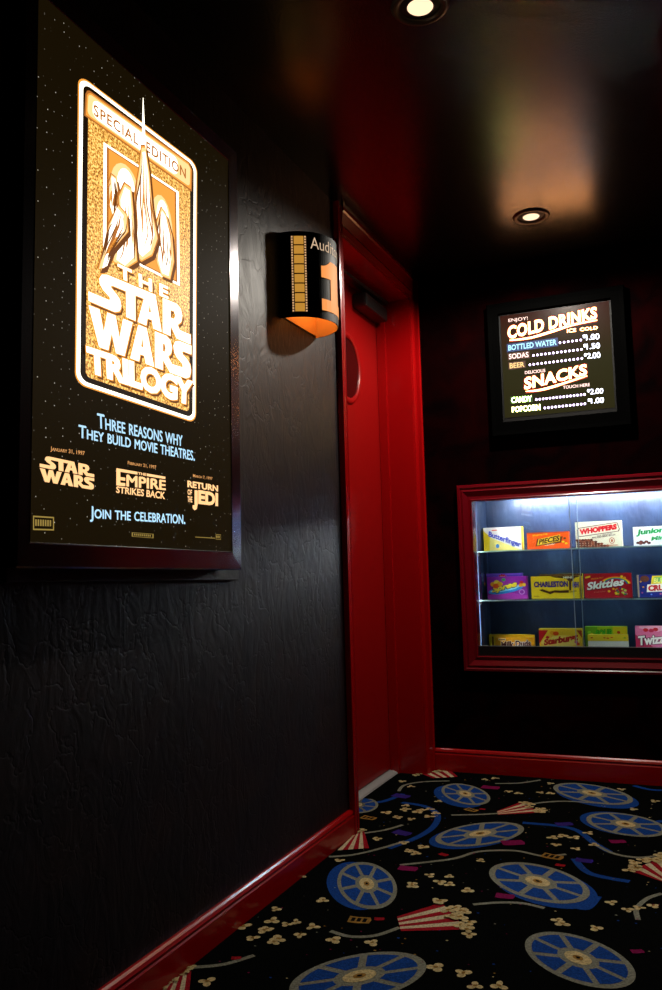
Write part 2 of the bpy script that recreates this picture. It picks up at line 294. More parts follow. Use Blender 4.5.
DATA = {"poster":{"border":[[1.2061,1.2097],[1.6089,1.1993],[1.6273,1.8153],[1.2142,1.8056]],"strip":[[1.229,1.7322],[1.6048,1.7395],[1.6093,1.8074],[1.2332,1.7901]],"pic":[[1.2843,1.4934],[1.5505,1.4985],[1.5495,1.7162],[1.2864,1.7067]],"special":[[1.2559,1.7468],[1.5799,1.7594],[1.5804,1.7839],[1.2559,1.7704]],"the":[[1.3291,1.447],[1.5027,1.4539],[1.5031,1.4811],[1.3269,1.4744]],"star":[[1.2396,1.3731],[1.5893,1.3747],[1.5909,1.4558],[1.2382,1.438]],"wars":[[1.2416,1.292],[1.5906,1.2928],[1.5923,1.3721],[1.2396,1.3647]],"trilogy":[[1.2376,1.2359],[1.5944,1.2328],[1.5986,1.2917],[1.2328,1.2857]],"l1":[[1.2673,1.1359],[1.5541,1.1375],[1.5546,1.1686],[1.2659,1.1633]],"l2":[[1.2139,1.1104],[1.6032,1.1109],[1.6038,1.1393],[1.2139,1.1334]],"l3":[[1.2458,0.9582],[1.5618,0.9589],[1.5624,0.9928],[1.2458,0.9864]],"d1":[[1.141,1.0752],[1.231,1.0774],[1.231,1.0872],[1.1409,1.0849]],"sw":[[1.116,1.022],[1.2577,1.0179],[1.2577,1.0625],[1.1144,1.0673]],"d2":[[1.3595,1.0759],[1.4557,1.0764],[1.4558,1.0848],[1.3595,1.0839]],"emp":[[1.3233,1.0322],[1.4879,1.0358],[1.4884,1.0655],[1.3235,1.0667]],"strikes":[[1.3221,1.0177],[1.487,1.0165],[1.4879,1.032],[1.3233,1.0308]],"d3":[[1.5963,1.0729],[1.6792,1.0739],[1.6794,1.0815],[1.5965,1.0811]],"return":[[1.5731,1.0494],[1.7038,1.0496],[1.7042,1.0642],[1.5733,1.0643]],"jedi":[[1.6168,1.0154],[1.7028,1.0154],[1.7037,1.0462],[1.6175,1.0469]],"jj":[[1.5903,0.9991],[1.6142,1.0005],[1.6153,1.0476],[1.5914,1.0481]],"ofthe":[[1.5731,1.0161],[1.5966,1.0161],[1.5972,1.0461],[1.5737,1.0467]],"tag1":[[1.1001,0.9379],[1.1507,0.9388],[1.1506,0.9623],[1.0999,0.9621]],"tag2":[[1.3714,0.9348],[1.4443,0.9334],[1.4444,0.9421],[1.3715,0.9431]],"tag3":[[1.6907,0.9375],[1.7133,0.9374],[1.7136,0.9492],[1.691,0.9492]],"spike":[[1.4103,1.7709],[1.4224,1.7767],[1.4162,1.8669],[1.4144,1.866]],"drape":[[[1.2663,1.4416],[1.2872,1.4525],[1.3119,1.4971],[1.3636,1.5531],[1.3605,1.5876],[1.3313,1.5969],[1.2997,1.5434],[1.2843,1.4874]],[[1.3118,1.4728],[1.3499,1.4691],[1.3933,1.5003],[1.3838,1.5819],[1.3743,1.6505],[1.351,1.6512],[1.3314,1.6157],[1.3343,1.5629]],[[1.3799,1.5105],[1.4071,1.505],[1.4461,1.5313],[1.4685,1.5745],[1.4474,1.6417],[1.4374,1.7128],[1.4237,1.764],[1.4095,1.7573],[1.3985,1.6955],[1.3808,1.6276]],[[1.4605,1.523],[1.4786,1.4981],[1.5127,1.5001],[1.5289,1.5462],[1.5221,1.603],[1.4995,1.6446],[1.4807,1.6529],[1.4617,1.6118],[1.4538,1.5691]],[[1.3153,1.5637],[1.328,1.5811],[1.3347,1.6254],[1.3252,1.6505],[1.3094,1.6518],[1.3,1.6251],[1.2998,1.5842]]],"folds":[[[1.2782,1.4614],[1.312,1.5257],[1.3441,1.5812],[1.3375,1.5558],[1.312,1.5053],[1.2872,1.4605]],[[1.334,1.4926],[1.344,1.5582],[1.3541,1.6167],[1.357,1.5632],[1.3468,1.4846]],[[1.3631,1.4943],[1.3736,1.5568],[1.374,1.6163],[1.3837,1.5606],[1.3764,1.4946]],[[1.4004,1.5283],[1.4115,1.6099],[1.4158,1.6856],[1.4257,1.6154],[1.4177,1.5258]],[[1.4319,1.5394],[1.4398,1.6034],[1.4368,1.6594],[1.4542,1.6001],[1.4463,1.5488]],[[1.4751,1.5147],[1.4871,1.5723],[1.4878,1.6174],[1.4985,1.5718],[1.4938,1.5119]],[[1.5053,1.5157],[1.5099,1.5668],[1.5065,1.5973],[1.5214,1.5618],[1.5169,1.524]],[[1.3091,1.5818],[1.3124,1.616],[1.3156,1.6339],[1.3218,1.6117],[1.3186,1.5856]]]},"poster_rect":{"y0":1.0893,"y1":1.7672,"z0":0.914,"z1":1.8907},"lipBR":[1.8301,0.8658],"lipTR":[1.8377,1.9574],"lipBL":[1.0529,0.8636],"boxBR":[1.8968,0.8384],"boxBL":[1.099,0.8523],"menu":{"frame":[[0.3359,1.4141],[0.9019,1.4043],[0.8742,2.0045],[0.3254,1.9612]],"screen":[[0.3926,1.4851],[0.8294,1.4983],[0.8235,1.9283],[0.3872,1.9333]],"enjoy":[[0.4205,1.8993],[0.5025,1.8974],[0.5022,1.9165],[0.4202,1.9173]],"cold":[[0.4146,1.8285],[0.7834,1.8664],[0.7832,1.9174],[0.416,1.8852]],"swoosh1":[[0.4209,1.8233],[0.5073,1.8227],[0.5947,1.8365],[0.6849,1.8537],[0.783,1.86]],"ice":[[0.6613,1.8234],[0.7828,1.8218],[0.7835,1.8351],[0.6621,1.8387]],"water":[[0.4139,1.779],[0.616,1.778],[0.6161,1.8024],[0.4149,1.8027]],"sodas":[[0.4152,1.7413],[0.4988,1.7405],[0.4977,1.7634],[0.4155,1.7638]],"beer":[[0.4165,1.7009],[0.4795,1.7012],[0.4789,1.7224],[0.4167,1.7238]],"p1":[[0.723,1.7818],[0.7877,1.7792],[0.7879,1.8035],[0.7232,1.8059]],"p2":[[0.7229,1.7435],[0.7881,1.7411],[0.7879,1.7647],[0.7233,1.7664]],"p3":[[0.7237,1.7044],[0.787,1.701],[0.7873,1.726],[0.7242,1.7273]],"dots1":[[0.6299,1.7851],[0.7142,1.7853]],"dots2":[[0.5188,1.7451],[0.715,1.7457]],"dots3":[[0.5018,1.707],[0.7145,1.7075]],"deli":[[0.4791,1.6691],[0.564,1.6683],[0.5647,1.6822],[0.4797,1.6823]],"snacks":[[0.474,1.6021],[0.7314,1.6354],[0.7316,1.6836],[0.4765,1.6537]],"swoosh2":[[0.4794,1.5948],[0.5341,1.5942],[0.583,1.6004],[0.6324,1.6109],[0.7312,1.6321]],"touch":[[0.6325,1.588],[0.7394,1.5884],[0.7401,1.6015],[0.6332,1.6012]],"candy":[[0.4173,1.5515],[0.5019,1.5496],[0.5023,1.5737],[0.4173,1.5758]],"pop":[[0.4182,1.5115],[0.5357,1.5094],[0.5358,1.5345],[0.418,1.5338]],"p4":[[0.728,1.5548],[0.7896,1.5522],[0.7909,1.5749],[0.7283,1.5761]],"p5":[[0.729,1.5158],[0.7907,1.5142],[0.7919,1.5373],[0.7293,1.5366]],"dots4":[[0.5217,1.5553],[0.7171,1.556]],"dots5":[[0.5547,1.5159],[0.7163,1.5171]]},"case":{"open_tl":[0.2291,1.1422],"open_bl":[0.2231,0.4862],"out_tl":[0.1632,1.2078],"out_bl":[0.1635,0.4223],"out_tr":[0.9912,1.2209],"shelf1":[[0.2333,0.9174],[0.9726,0.9365]],"shelf2":[[0.2275,0.7131],[0.96,0.7212]],"track":[[0.2286,0.5215],[0.9503,0.5325]],"edgeA":[[0.628,1.0527],[0.6271,0.6051]],"edgeB":[[0.6568,1.1052],[0.6472,0.5344]],"light_r":[0.2287,1.1339],"boxes":[["butter_rear",0.2158,0.4026,0.9366,1.0419],["butter",0.2394,0.4046,0.9309,1.0349],["pieces",0.4282,0.6056,0.9309,1.0047],["whoppers",0.6329,0.8208,0.9407,1.0512],["mints",0.8645,1.0351,0.9404,1.0199],["spree_rear",0.2353,0.3934,0.7093,0.8209],["spree",0.2452,0.42,0.7063,0.804],["chew",0.4361,0.6377,0.7094,0.8043],["chew_rear",0.466,0.6477,0.7078,0.8105],["skittles",0.658,0.8479,0.7144,0.816],["crunch",0.8689,1.0442,0.7201,0.8118],["duds_rear",0.2146,0.4109,0.4694,0.5607],["duds_mid",0.2371,0.4334,0.4726,0.5609],["duds",0.2703,0.4386,0.4761,0.5526],["star",0.4597,0.6377,0.4786,0.591],["sour",0.6464,0.8158,0.4772,0.5969],["twiz",0.8497,1.0224,0.4839,0.6017],["flat1",0.661,0.8201,0.5394,0.5643]]},"floor":{"reels":[[[0.2346,3.2236],[0.1077,-0.0574],[-0.016,0.1313],[-0.018,-0.0357]],[[0.6835,3.3705],[0.1499,-0.0659],[0.0088,0.1227],[0.0184,-0.0387]],[[0.4001,2.7625],[0.1183,0.1099],[-0.043,0.0999],[-0.0103,-0.0252]],[[0.8282,3.009],[0.128,-0.0397],[0.0075,0.1184],[-0.0192,0.0054]],[[0.6431,2.3998],[0.1418,-0.0535],[0.0032,0.1267],[0.0199,-0.0242]],[[0.801,1.9713],[0.1212,-0.058],[0.0126,0.106]],[[0.2086,2.2322],[0.0976,-0.0293],[-0.045,0.1573],[-0.026,-0.0089]],[[0.3818,1.7321],[0.1131,0.1067],[-0.0512,0.085]],[[-0.1045,2.9575],[0.0788,0.0109],[-0.0294,0.1052]]],"blue":[[[-0.0586,2.9993],[-0.0269,3.0351],[-0.004,3.0985],[0.0093,3.1537]],[[0.0432,3.0378],[0.1375,3.0139],[0.2079,2.9313],[0.235,2.8013],[0.2192,2.669],[0.1662,2.5342]],[[0.5065,2.9235],[0.6232,2.9242],[0.6909,2.8881],[0.751,2.7821],[0.8038,2.7104]],[[0.7122,2.6172],[0.7684,2.5095],[0.8746,2.4792]],[[0.821,3.5349],[0.8805,3.4911],[0.9254,3.4928]],[[0.9121,3.05],[0.9416,3.0828],[0.9849,3.0506]],[[0.7457,2.2704],[0.7859,2.2577],[0.8056,2.3463]]],"gray":[[[-0.0201,3.1866],[-0.0273,3.279],[0.0257,3.352],[0.1262,3.398]],[[0.2578,2.9357],[0.4085,3.0091],[0.4567,3.1184],[0.5807,3.2231],[0.7243,3.2407]],[[0.2472,2.4039],[0.3749,2.5004],[0.4365,2.5916],[0.5361,2.6325],[0.6218,2.6124],[0.6855,2.6485]],[[0.3079,3.4103],[0.3956,3.4436],[0.4686,3.5189]],[[0.516,2.1878],[0.5747,2.2218],[0.6324,2.2364],[0.689,2.2239]],[[0.9109,2.2252],[0.9034,2.2934],[0.9248,2.3708],[0.9583,2.419]],[[0.2346,1.9194],[0.2908,1.9073],[0.3449,1.9328],[0.3829,1.9935]],[[0.007,2.3945],[0.0868,2.4453],[0.1487,2.5331],[0.1927,2.6144]],[[0.0237,2.6368],[0.0895,2.6989],[0.1332,2.7761]],[[0.0229,1.6465],[0.08,1.6816],[0.1233,1.7438]],[[0.7491,2.7775],[0.8159,2.6995],[0.8832,2.6854],[0.9362,2.7177]]],"buckets":[[[0.3575,2.051],[0.3935,1.9743],[0.5383,2.0343],[0.437,2.1723]],[[0.3974,3.0291],[0.4097,2.9881],[0.5455,3.0569],[0.4521,3.1678]],[[1.0254,2.454],[0.971,2.495],[0.8704,2.5646],[0.9548,2.7152]],[[0.0095,2.4561],[0.1094,2.5141],[0.0315,2.6743],[0.0141,2.6021]],[[0.0179,1.4953],[0.0841,1.5366],[0.0216,1.6438],[0.0141,1.5465]],[[0.1409,3.4733],[0.0499,3.4194],[-0.0208,3.4823],[0.0775,3.5825]]],"popcorn":[[0.2302,2.5306],[0.2607,2.514],[0.0842,2.9577],[0.1321,2.9467],[0.165,2.9833],[0.1989,2.9422],[0.2565,3.4614],[0.2902,3.4922],[0.3836,3.3071],[0.4245,3.2896],[0.6453,2.7272],[0.6876,2.8144],[0.6505,2.819],[0.7229,2.8768],[0.4604,2.5147],[0.3532,2.3487],[0.3933,2.3082],[0.4069,2.3605],[0.3262,2.2698],[0.4784,2.2768],[0.7324,2.1576],[0.8214,2.1409],[0.8427,2.3122],[0.883,2.2785],[0.9409,2.3249],[0.9095,2.3008],[0.5502,2.0081],[0.584,1.8194],[0.6203,1.7743],[0.6658,1.7908],[0.5215,1.8254],[0.8413,3.1982],[0.9078,3.3258],[0.7827,3.4609],[0.4226,2.3028],[0.5145,3.4733],[0.5001,3.3251],[0.7067,2.7084],[0.6235,2.7933],[0.2652,2.5813],[0.7529,2.7628],[0.7439,2.1422],[0.1952,2.5983],[0.537,3.3245],[0.0516,1.9933],[0.0758,1.9258],[0.0857,1.8777],[0.0768,1.821],[0.1193,1.9184],[0.1338,1.9393],[0.1752,1.8727],[0.1833,1.9275],[0.1343,1.8208],[0.0233,1.8734],[0.1418,2.0876],[0.0101,2.229],[0.2622,1.8764],[0.3511,1.8917],[0.0881,1.6005],[0.1022,2.6113],[0.2439,2.5292],[0.0862,2.8581],[0.082,1.8698],[0.1369,1.8382],[0.3298,2.26],[0.0648,2.3836],[0.0684,3.0013],[0.0827,2.9446],[0.1404,2.9629],[0.1373,2.9322],[0.1894,2.8966],[0.1395,2.8467],[0.089,2.8502],[0.2624,2.5774],[0.1026,2.6064],[0.0314,2.8954],[0.005,3.2667],[0.166,3.0925],[-0.0555,3.3351],[-0.0336,3.4492]],"confetti":[["m",[0.5161,2.7044],0.05],["m",[0.8181,2.8163],0.035],["m",[0.5804,2.2685],0.035],["p",[0.6391,2.9478],0.04],["p",[0.7411,2.6091],0.035],["r",[0.6824,2.5474],0.02],["r",[0.3426,2.5301],0.022],["m",[0.278,2.3832],0.04],["p",[0.1576,2.6919],0.045],["m",[0.2818,2.3764],0.035],["p",[0.1529,2.6791],0.045],["r",[0.3212,2.0234],0.018],["t",[0.2772,2.0011],0.04],["r",[0.0917,1.7173],0.016],["t",[0.3078,3.0182],0.035],["t",[0.6502,2.6146],0.045],["t",[-0.0055,2.8151],0.04],["m",[0.9191,2.0479],0.02],["p",[0.0114,3.1201],0.05],["r",[0.7109,2.6276],0.015],["m",[0.3046,3.344],0.05],["m",[0.3064,3.3454],0.04],["r",[0.3436,3.0395],0.015]]}}

# ================================================================== ROOM SHELL
XR, YF = 2.0, -1.3          # right wall, wall behind the camera
DY0, DY1, DZ = 2.680, 3.485, 2.058     # door opening
C0, C1 = 2.630, D           # outer edges of the door casing
b = MB()
b.box((-.30, YF - .1, -.06), (XR + .1, D + .35, 0), mat('carpet_black', (.0038, .0042, .0040), rough=.95, spec=.0, bump=.9, bscale=420))
FLOOR = b
# ---- carpet pattern woven into the floor mesh
def carpet(name, rgb):
    c = srgb(*rgb)
    return mat('carpet_' + name, c, rough=.95, spec=.05, bump=.9, bscale=420, mottle=tuple(x * .62 for x in c), mscale=190)
CB = carpet('blue', (26, 74, 158)); CN = carpet('navy', (14, 44, 110)); CG = carpet('grey', (150, 150, 132))
CC = carpet('cream', (232, 208, 150)); CT = carpet('tan', (176, 132, 62)); CR = carpet('red', (176, 26, 40)); CM = carpet('magenta', (140, 22, 84))
CP = carpet('purple', (62, 42, 136)); CK = carpet('dark', (8, 8, 10)); CW = carpet('white', (236, 218, 178))
def flat(z): return lambda x, y: (x, y, z)
LIM = (-.118, XR, YF, D - .018)
def inside(x, y): return (x > .02 or (DY0 < y < DY1 and x > -.11)) and x < XR - .02 and YF < y < D - .02
def reel(c, p1, p2, sh=None, dark=False):
    T = lambda z: (lambda u, v: (c[0] + p1[0] * u + p2[0] * v, c[1] + p1[1] * u + p2[1] * v, z))
    if sh:
        FLOOR.poly([ell(0, 0, 1.02, 1.02, 40)], lambda u, v: (c[0] + sh[0] + p1[0] * u + p2[0] * v, c[1] + sh[1] + p1[1] * u + p2[1] * v, .0004), CB)
    FLOOR.poly([ell(0, 0, 1, 1, 48)], T(.0010), CG)
    for k in range(8):
        a = k * math.pi / 4 + .2
        h = .325; pts = []
        for t in range(7):                       # outer arc
            q = a - h + 2 * h * t / 6; pts.append((.87 * math.cos(q), .87 * math.sin(q)))
        for t in range(5):
            q = a + h * .72 - 2 * h * .72 * t / 4; pts.append((.38 * math.cos(q), .38 * math.sin(q)))
        FLOOR.poly([pts], T(.0014), CB)
    FLOOR.poly([ell(0, 0, .25, .25, 24)], T(.0017), CC)
    FLOOR.poly([ell(0, 0, .10, .10, 12), ], T(.0020), CT)
    FLOOR.poly([ell(0, 0, .045, .045, 8)], T(.0023), CK)
def bucket(na, nb, wb, wa):
    q = [na, nb, wb, wa]       # u along the narrow edge, v towards the mouth
    qm = quad_map(q)
    n = 7
    for i in range(n):
        FLOOR.poly([[(i / n, 0), ((i + 1) / n, 0), ((i + 1) / n, 1), (i / n, 1)]], lambda u, v: (*qm(u, v), .0012), CR if i % 2 == 0 else CW)
    sz = math.hypot(wa[0] - wb[0], wa[1] - wb[1])
    for i in range(13):
        u = rnd.uniform(-.05, 1.05); v = rnd.uniform(.94, 1.30 - .5 * abs(u - .5))
        x, y = qm(u, v); popcorn(x, y, sz * .085, .0020 + i * .0002)
def popcorn(x, y, s=.013, z=.0008):
    a0 = rnd.uniform(0, 6.28); z += rnd.uniform(0, .0005)
    for k in range(3):
        a = a0 + k * 2.1 + rnd.uniform(-.3, .3)
        FLOOR.poly([ell(x + .75 * s * math.cos(a), y + .75 * s * math.sin(a), s * rnd.uniform(.6, .85), s * rnd.uniform(.5, .75), 9, rot=a)], flat(z + k * .0003), CC)
    FLOOR.poly([ell(x, y, s * .45, s * .3, 7, rot=a0)], flat(z + .0012), CT)
def confetti(kind, x, y, s):
    s *= 1.35; zc = .0011 + rnd.uniform(0, .0003); a = rnd.uniform(-.5, .5); R = lambda u, v: (x + s * (u * math.cos(a) - v * math.sin(a)), y + s * (u * math.sin(a) + v * math.cos(a)), zc)
    m = {'m': CM, 'p': CP, 'r': CR, 't': CT}[kind]
    FLOOR.poly([[(-.5, -.32), (-.2, -.38), (.5, -.3), (.55, .05), (.45, .34), (-.1, .3), (-.52, .36)]], R, m)
    if kind == 't':
        for k in range(3): FLOOR.poly([rect(-.38 + k * .27, -.2, -.2 + k * .27, .2)], lambda u, v: (*R(u, v)[:2], .0016), CK)
def line(pts, wid, m, z):
    ribbon(FLOOR, pts, wid, flat(z), m)
fd = DATA['floor']
for L in fd['blue']: line(L, .022, CB, .0005)
for L in fd['gray']: line(L, .013, CG, .0007)
for r in fd['reels']: reel(*r)
for q in fd['buckets']: bucket(*q)
for x, y in fd['popcorn']:
    popcorn(x, y, rnd.uniform(.011, .015))
done = []
for k, (x, y), s in fd['confetti']:
    if all((x - a) ** 2 + (y - c) ** 2 > .0016 for a, c in done): done.append((x, y)); confetti(k, x, y, s)
# the same motifs on the carpet around the seen patch
def seen(x, y):
    p = Vector((x, y, 0)) - cam.matrix_world.translation
    d = p.dot(fw)
    return d > .1 and abs(p.dot(rt) / d * 841 - 0) < 360 and abs(p.dot(up) / d * 841) < 530
placed = []
for t in range(3200):
    x, y = rnd.uniform(.1, XR - .1), rnd.uniform(YF + .1, D - .1)
    if seen(x, y): continue
    k = rnd.random()
    if k < .12 and all((x - a) ** 2 + (y - b_) ** 2 > .16 for a, b_ in placed) and all(not seen(x + i, y + j) for i in (-.2, .2) for j in (-.2, .2)) and .25 < x < XR - .25 and y < D - .25:
        placed.append((x, y)); a = rnd.uniform(0, 3.14); r1, r2 = rnd.uniform(.12, .17), rnd.uniform(.12, .16)
        reel((x, y), (r1 * math.cos(a), r1 * math.sin(a)), (-r2 * math.sin(a), r2 * math.cos(a)), (.02, .02))
    elif k < .2: confetti(rnd.choice('mprt'), x, y, .035)
    elif k < .45: popcorn(x, y)
for t in range(1500):                     # little flecks
    x, y = rnd.uniform(.03, XR - .05), rnd.uniform(YF, D - .03)
    s = rnd.uniform(.0015, .004)
    FLOOR.poly([ell(x, y, s, s * .8, 5)], flat(.0009 + rnd.uniform(0, .0003)), rnd.choice([CG, CT, CB, CM, CC]))
# cut anything woven past the walls
fm = FLOOR
keep = [i for i, f in enumerate(fm.f) if i < 6 or inside(sum(fm.v[j][0] for j in f) / len(f), sum(fm.v[j][1] for j in f) / len(f))]
fm.f = [fm.f[i] for i in keep]; fm.m = [fm.m[i] for i in keep]
struct(FLOOR.build('floor'))

b = MB(); b.box((-.3, YF - .1, H), (XR + .1, D + .3, H + .12), M_CEIL); struct(b.build('ceiling'))
b = MB()
b.box((-.24, YF, 0), (0, DY0, H), M_WALL); b.box((-.24, DY1, 0), (0, D + .3, H), M_WALL); b.box((-.24, DY0, DZ), (0, DY1, H), M_WALL)
struct(b.build('wall_left'))
KX0, KX1, KZ0, KZ1, KD = .226, 1.075, .486, 1.142, .25        # opening of the display case
b = MB()
KZT = KZ1 + .038            # ceiling of the case, hidden behind the frame
b.box((KX0 - .004, D, KZ1 + .004), (KX1 + .004, D + .030, KZ1 + .045), M_WALLB)
b.box((0, D, 0), (KX0 - .026, D + .30, H), M_WALLB); b.box((KX1 + .026, D, 0), (XR, D + .30, H), M_WALLB)
for x0, x1 in ((KX0 - .026, KX0 - .004), (KX1 + .004, KX1 + .026)): b.box((x0, D, KZ0 - .004), (x1, D + .030, KZ1 + .045), M_WALLB)
b.box((KX0 - .026, D, 0), (KX1 + .026, D + .30, KZ0 - .004), M_WALLB); b.box((KX0 - .026, D, KZ1 + .045), (KX1 + .026, D + .30, H), M_WALLB)
b.box((KX0 - .026, D + KD + .012, KZ0 - .004), (KX1 + .026, D + .30, KZ1 + .045), M_WALLB)
struct(b.build('wall_back'))
b = MB(); b.box((XR, YF, 0), (XR + .1, D + .30, H), M_WALLB); struct(b.build('wall_right'))
b = MB(); b.box((-.24, YF - .1, 0), (XR + .1, YF, H), M_WALL); struct(b.build('wall_front'))
# moulded baseboards
def bb_prof(h, t): return [(0, 0), (t, 0), (t, h * .74), (t * .82, h * .79), (t * .82, h * .84), (t * .95, h * .87), (t * .7, h * .95), (t * .4, h), (0, h)]
b = MB(); b.prism(bb_prof(.080, .017), lambda a, z, t: (a, t, z), YF, C0, M_RED); struct(b.build('baseboard_left', recalc=True))
b = MB(); b.prism(bb_prof(.093, .017), lambda a, z, t: (t, D - a, z), .022, 1.169, M_RED); struct(b.build('baseboard_back', recalc=True))
b = MB(); b.prism(bb_prof(.085, .017), lambda a, z, t: (XR - a, t, z), YF, D, M_RED); struct(b.build('baseboard_right', recalc=True))

# ---- door casing and jamb (trim_1), threshold (trim_2), door leaf (door_1)
JX = -.150                               # face of the door leaf
b = MB()
def casing(y0, y1, flip):
    w_ = y1 - y0
    pr = [(0, 0), (0, .019), (w_ * .16, .021), (w_ * .24, .016), (w_ * .7, .013), (w_ * .82, .016), (w_ * .92, .012), (w_, .008), (w_, 0)]
    b.prism([((y1 - a) if flip else (y0 + a), x) for a, x in pr], lambda yy, x, t: (x, yy, t), 0, H, M_RED)
casing(C0, DY0 + .004, False); casing(DY1 - .004, C1 - .001, True)
pr = [(H, 0), (H, .019), (H - .014, .021), (H - .02, .016), (H - .065, .013), (H - .075, .016), (DZ + .006, .012), (DZ - .004, .008), (DZ - .004, 0)]
b.prism(pr, lambda z, x, t: (x, t, z), DY0, DY1, M_RED)
b.box((-.235, DY0, 0), (.004, DY0 + .012, DZ), M_RED); b.box((-.235, DY1 - .012, 0), (.004, DY1, DZ), M_RED)
b.box((-.235, DY0, DZ - .012), (.004, DY1, DZ), M_RED)
b.box((JX + .002, DY0 + .012, 0), (JX + .040, DY0 + .024, DZ - .012), M_RED); b.box((JX + .002, DY1 - .026, 0), (JX + .040, DY1 - .012, DZ - .012), M_RED)
b.box((JX + .002, DY0 + .012, DZ - .028), (JX + .040, DY1 - .012, DZ - .012), M_RED)
struct(b.build('trim_1', recalc=True))
b = MB(); b.prism([(-.235, .001), (-.115, .001), (-.118, .006), (-.135, .012), (-.200, .013), (-.235, .012)], lambda x, z, t: (x, t, z), DY0 + .012, DY1 - .012, M_ALU)
struct(b.build('trim_2', recalc=True))
b = MB(); b.box((JX - .044, DY0 + .015, .016), (JX, DY1 - .015, DZ - .015), M_REDDOOR)
door = struct(b.build('door_1', bevel=.002))
py, pz, pr_ = 3.095, 1.675, .135         # porthole
b = MB(); b.lathe([(pr_ - .012, 0), (pr_ - .012, .006), (pr_, .010), (pr_ + .010, .008), (pr_ + .014, 0)], (JX, py, pz), M_REDDOOR, 48, 'x')
b.build('porthole_rim', door, smooth=True)
b = MB(); b.lathe([(.0001, .003), (pr_ - .011, .003)], (JX, py, pz), M_DARKGLASS, 48, 'x'); b.build('porthole_glass', door)
b = MB(); b.box((JX, 3.17, 1.945), (JX + .065, 3.44, 2.005), M_BLACKPLASTIC)
clo = b.build('door_closer', door, bevel=.012)
b = MB(); b.lathe([(.0001, 0), (.026, 0), (.028, .02), (.028, .05), (.024, .056), (.0001, .056)], (JX + .03, 3.40, 2.0), M_BLACKPLASTIC, 20); b.build('pinion_cap', clo, smooth=True)
b = MB(); b.prism([(2.95, .028), (3.41, .045), (3.41, .075), (2.95, .055)], lambda y, x, z: (JX + x, y, z), 2.015, 2.029, M_BLACKPLASTIC); b.build('closer_arm', clo, recalc=True)

# second red door, on the back wall to the right of the display case
b = MB(); b.box((1.235, D - .012, .012), (1.80, D - .0005, 2.02), M_REDDOOR); d2 = struct(b.build('door_2', bevel=.002))
b = MB(); b.lathe([(.0001, 0), (.012, 0), (.012, .03), (.026, .036), (.028, .05), (.018, .062), (.0001, .064)], (0, 0, 0), M_ALU, 20, 'x')
b.v = [(1.30 + y, D - .012 - x, 1.0 + z) for x, y, z in b.v]; b.build('door_handle', d2, smooth=True)
b = MB()
for q in ((1.170, 1.232, .0, 2.09), (1.803, 1.865, .0, 2.09)): b.box((q[0], D - .019, q[2]), (q[1], D - .0005, q[3]), M_RED)
b.box((1.232, D - .019, 2.024), (1.803, D - .0005, 2.09), M_RED); struct(b.build('trim_3', bevel=.003))

# ================================================================== DOWNLIGHTS
def downlight(x, y, label, lens, power, col, angle, blend=1.):
    r = empty('recessed_downlight', (x, y, H))
    tag(r, label, 'ceiling light', 'round recessed ceiling downlights')
    b = MB(); b.lathe([(.047, .0), (.047, -.003), (.056, -.0075), (.064, -.006), (.068, -.0005)], (x, y, H), M_BRONZE, 48)
    b.build('trim_ring', r, smooth=True)
    b = MB(); b.lathe([(.047, -.001), (.030, -.0035)], (x, y, H), M_BLACK, 48)
    b.build('baffle', r, smooth=True)
    b = MB(); b.lathe([(.030, -.0032), (.028, -.0052), (.018, -.0085), (.0001, -.0095)], (x, y, H), lens, 32)
    b.build('lamp_lens', r, smooth=True)
    ld = bpy.data.lights.new('downlight_beam', 'SPOT'); ld.energy = power; ld.color = col; ld.spot_size = math.radians(angle); ld.spot_blend = blend
    ld.shadow_soft_size = .03
    lo = bpy.data.objects.new('downlight_beam', ld); COL.objects.link(lo); lo.parent = r; lo.location = (0, 0, -.02)
downlight(.611, 3.073, 'round ceiling downlight close to the back wall, above the lit menu board', M_LAMP, P_BACK_DOWNLIGHT, (1, .92, .80), 168, .42)
downlight(.583, 1.776, 'small round ceiling downlight nearer the viewer, at the top edge of the photo', M_DIMLAMP, P_NEAR_DOWNLIGHT, (1, .66, .34), 100)

# ================================================================== POSTER LIGHT BOX
pd = DATA['poster']; PX = .070
pb = empty('poster_light_box', (0, 1.45, .84))
tag(pb, 'tall backlit movie poster with a glowing gold panel, black framed, on the left wall', 'poster')
def lean(mb):        # the box hangs a little out of true
    mb.v = [(x, 1.45 + (y - 1.45) + .0122 * (z - .9), z - .0122 * (y - 1.45)) for x, y, z in mb.v]; return mb
b = MB(); b.box((.0005, 1.10, .846), (.013, 1.897, 1.99), M_BACKBOARD); lean(b).build('backing_board', pb, bevel=.002)
FY0, FY1, FZ0, FZ1 = 1.062, 1.811, .870, 1.941       # outer edge of the frame
PY0, PY1, PZ0, PZ1 = 1.0925, 1.763, .9135, 1.8965     # poster opening
b = MB()
def ringf(r0, x0, r1, x1):
    a0, a1, c0, c1 = r0; e0, e1, g0, g1 = r1
    A = [(x0, a0, c0), (x0, a1, c0), (x0, a1, c1), (x0, a0, c1)]; B = [(x1, e0, g0), (x1, e1, g0), (x1, e1, g1), (x1, e0, g1)]
    for i in range(4):
        j = (i + 1) % 4; b.face([A[i], A[j], B[j], B[i]], M_DARKCHROME if x0 > .05 else M_BLACKGLOSS)
def ring_in(d): return (FY0 + d, FY1 - d, FZ0 + d, FZ1 - d)
inn = (PY0, PY1, PZ0, PZ1)
inn2 = (PY0 - .003, PY1 + .003, PZ0 - .003, PZ1 + .003)
ringf(ring_in(.004), .013, ring_in(0), .049); ringf(ring_in(0), .049, ring_in(0), .0675); ringf(ring_in(0), .0675, ring_in(.003), .0705); ringf(ring_in(.003), .0705, inn2, .0715)
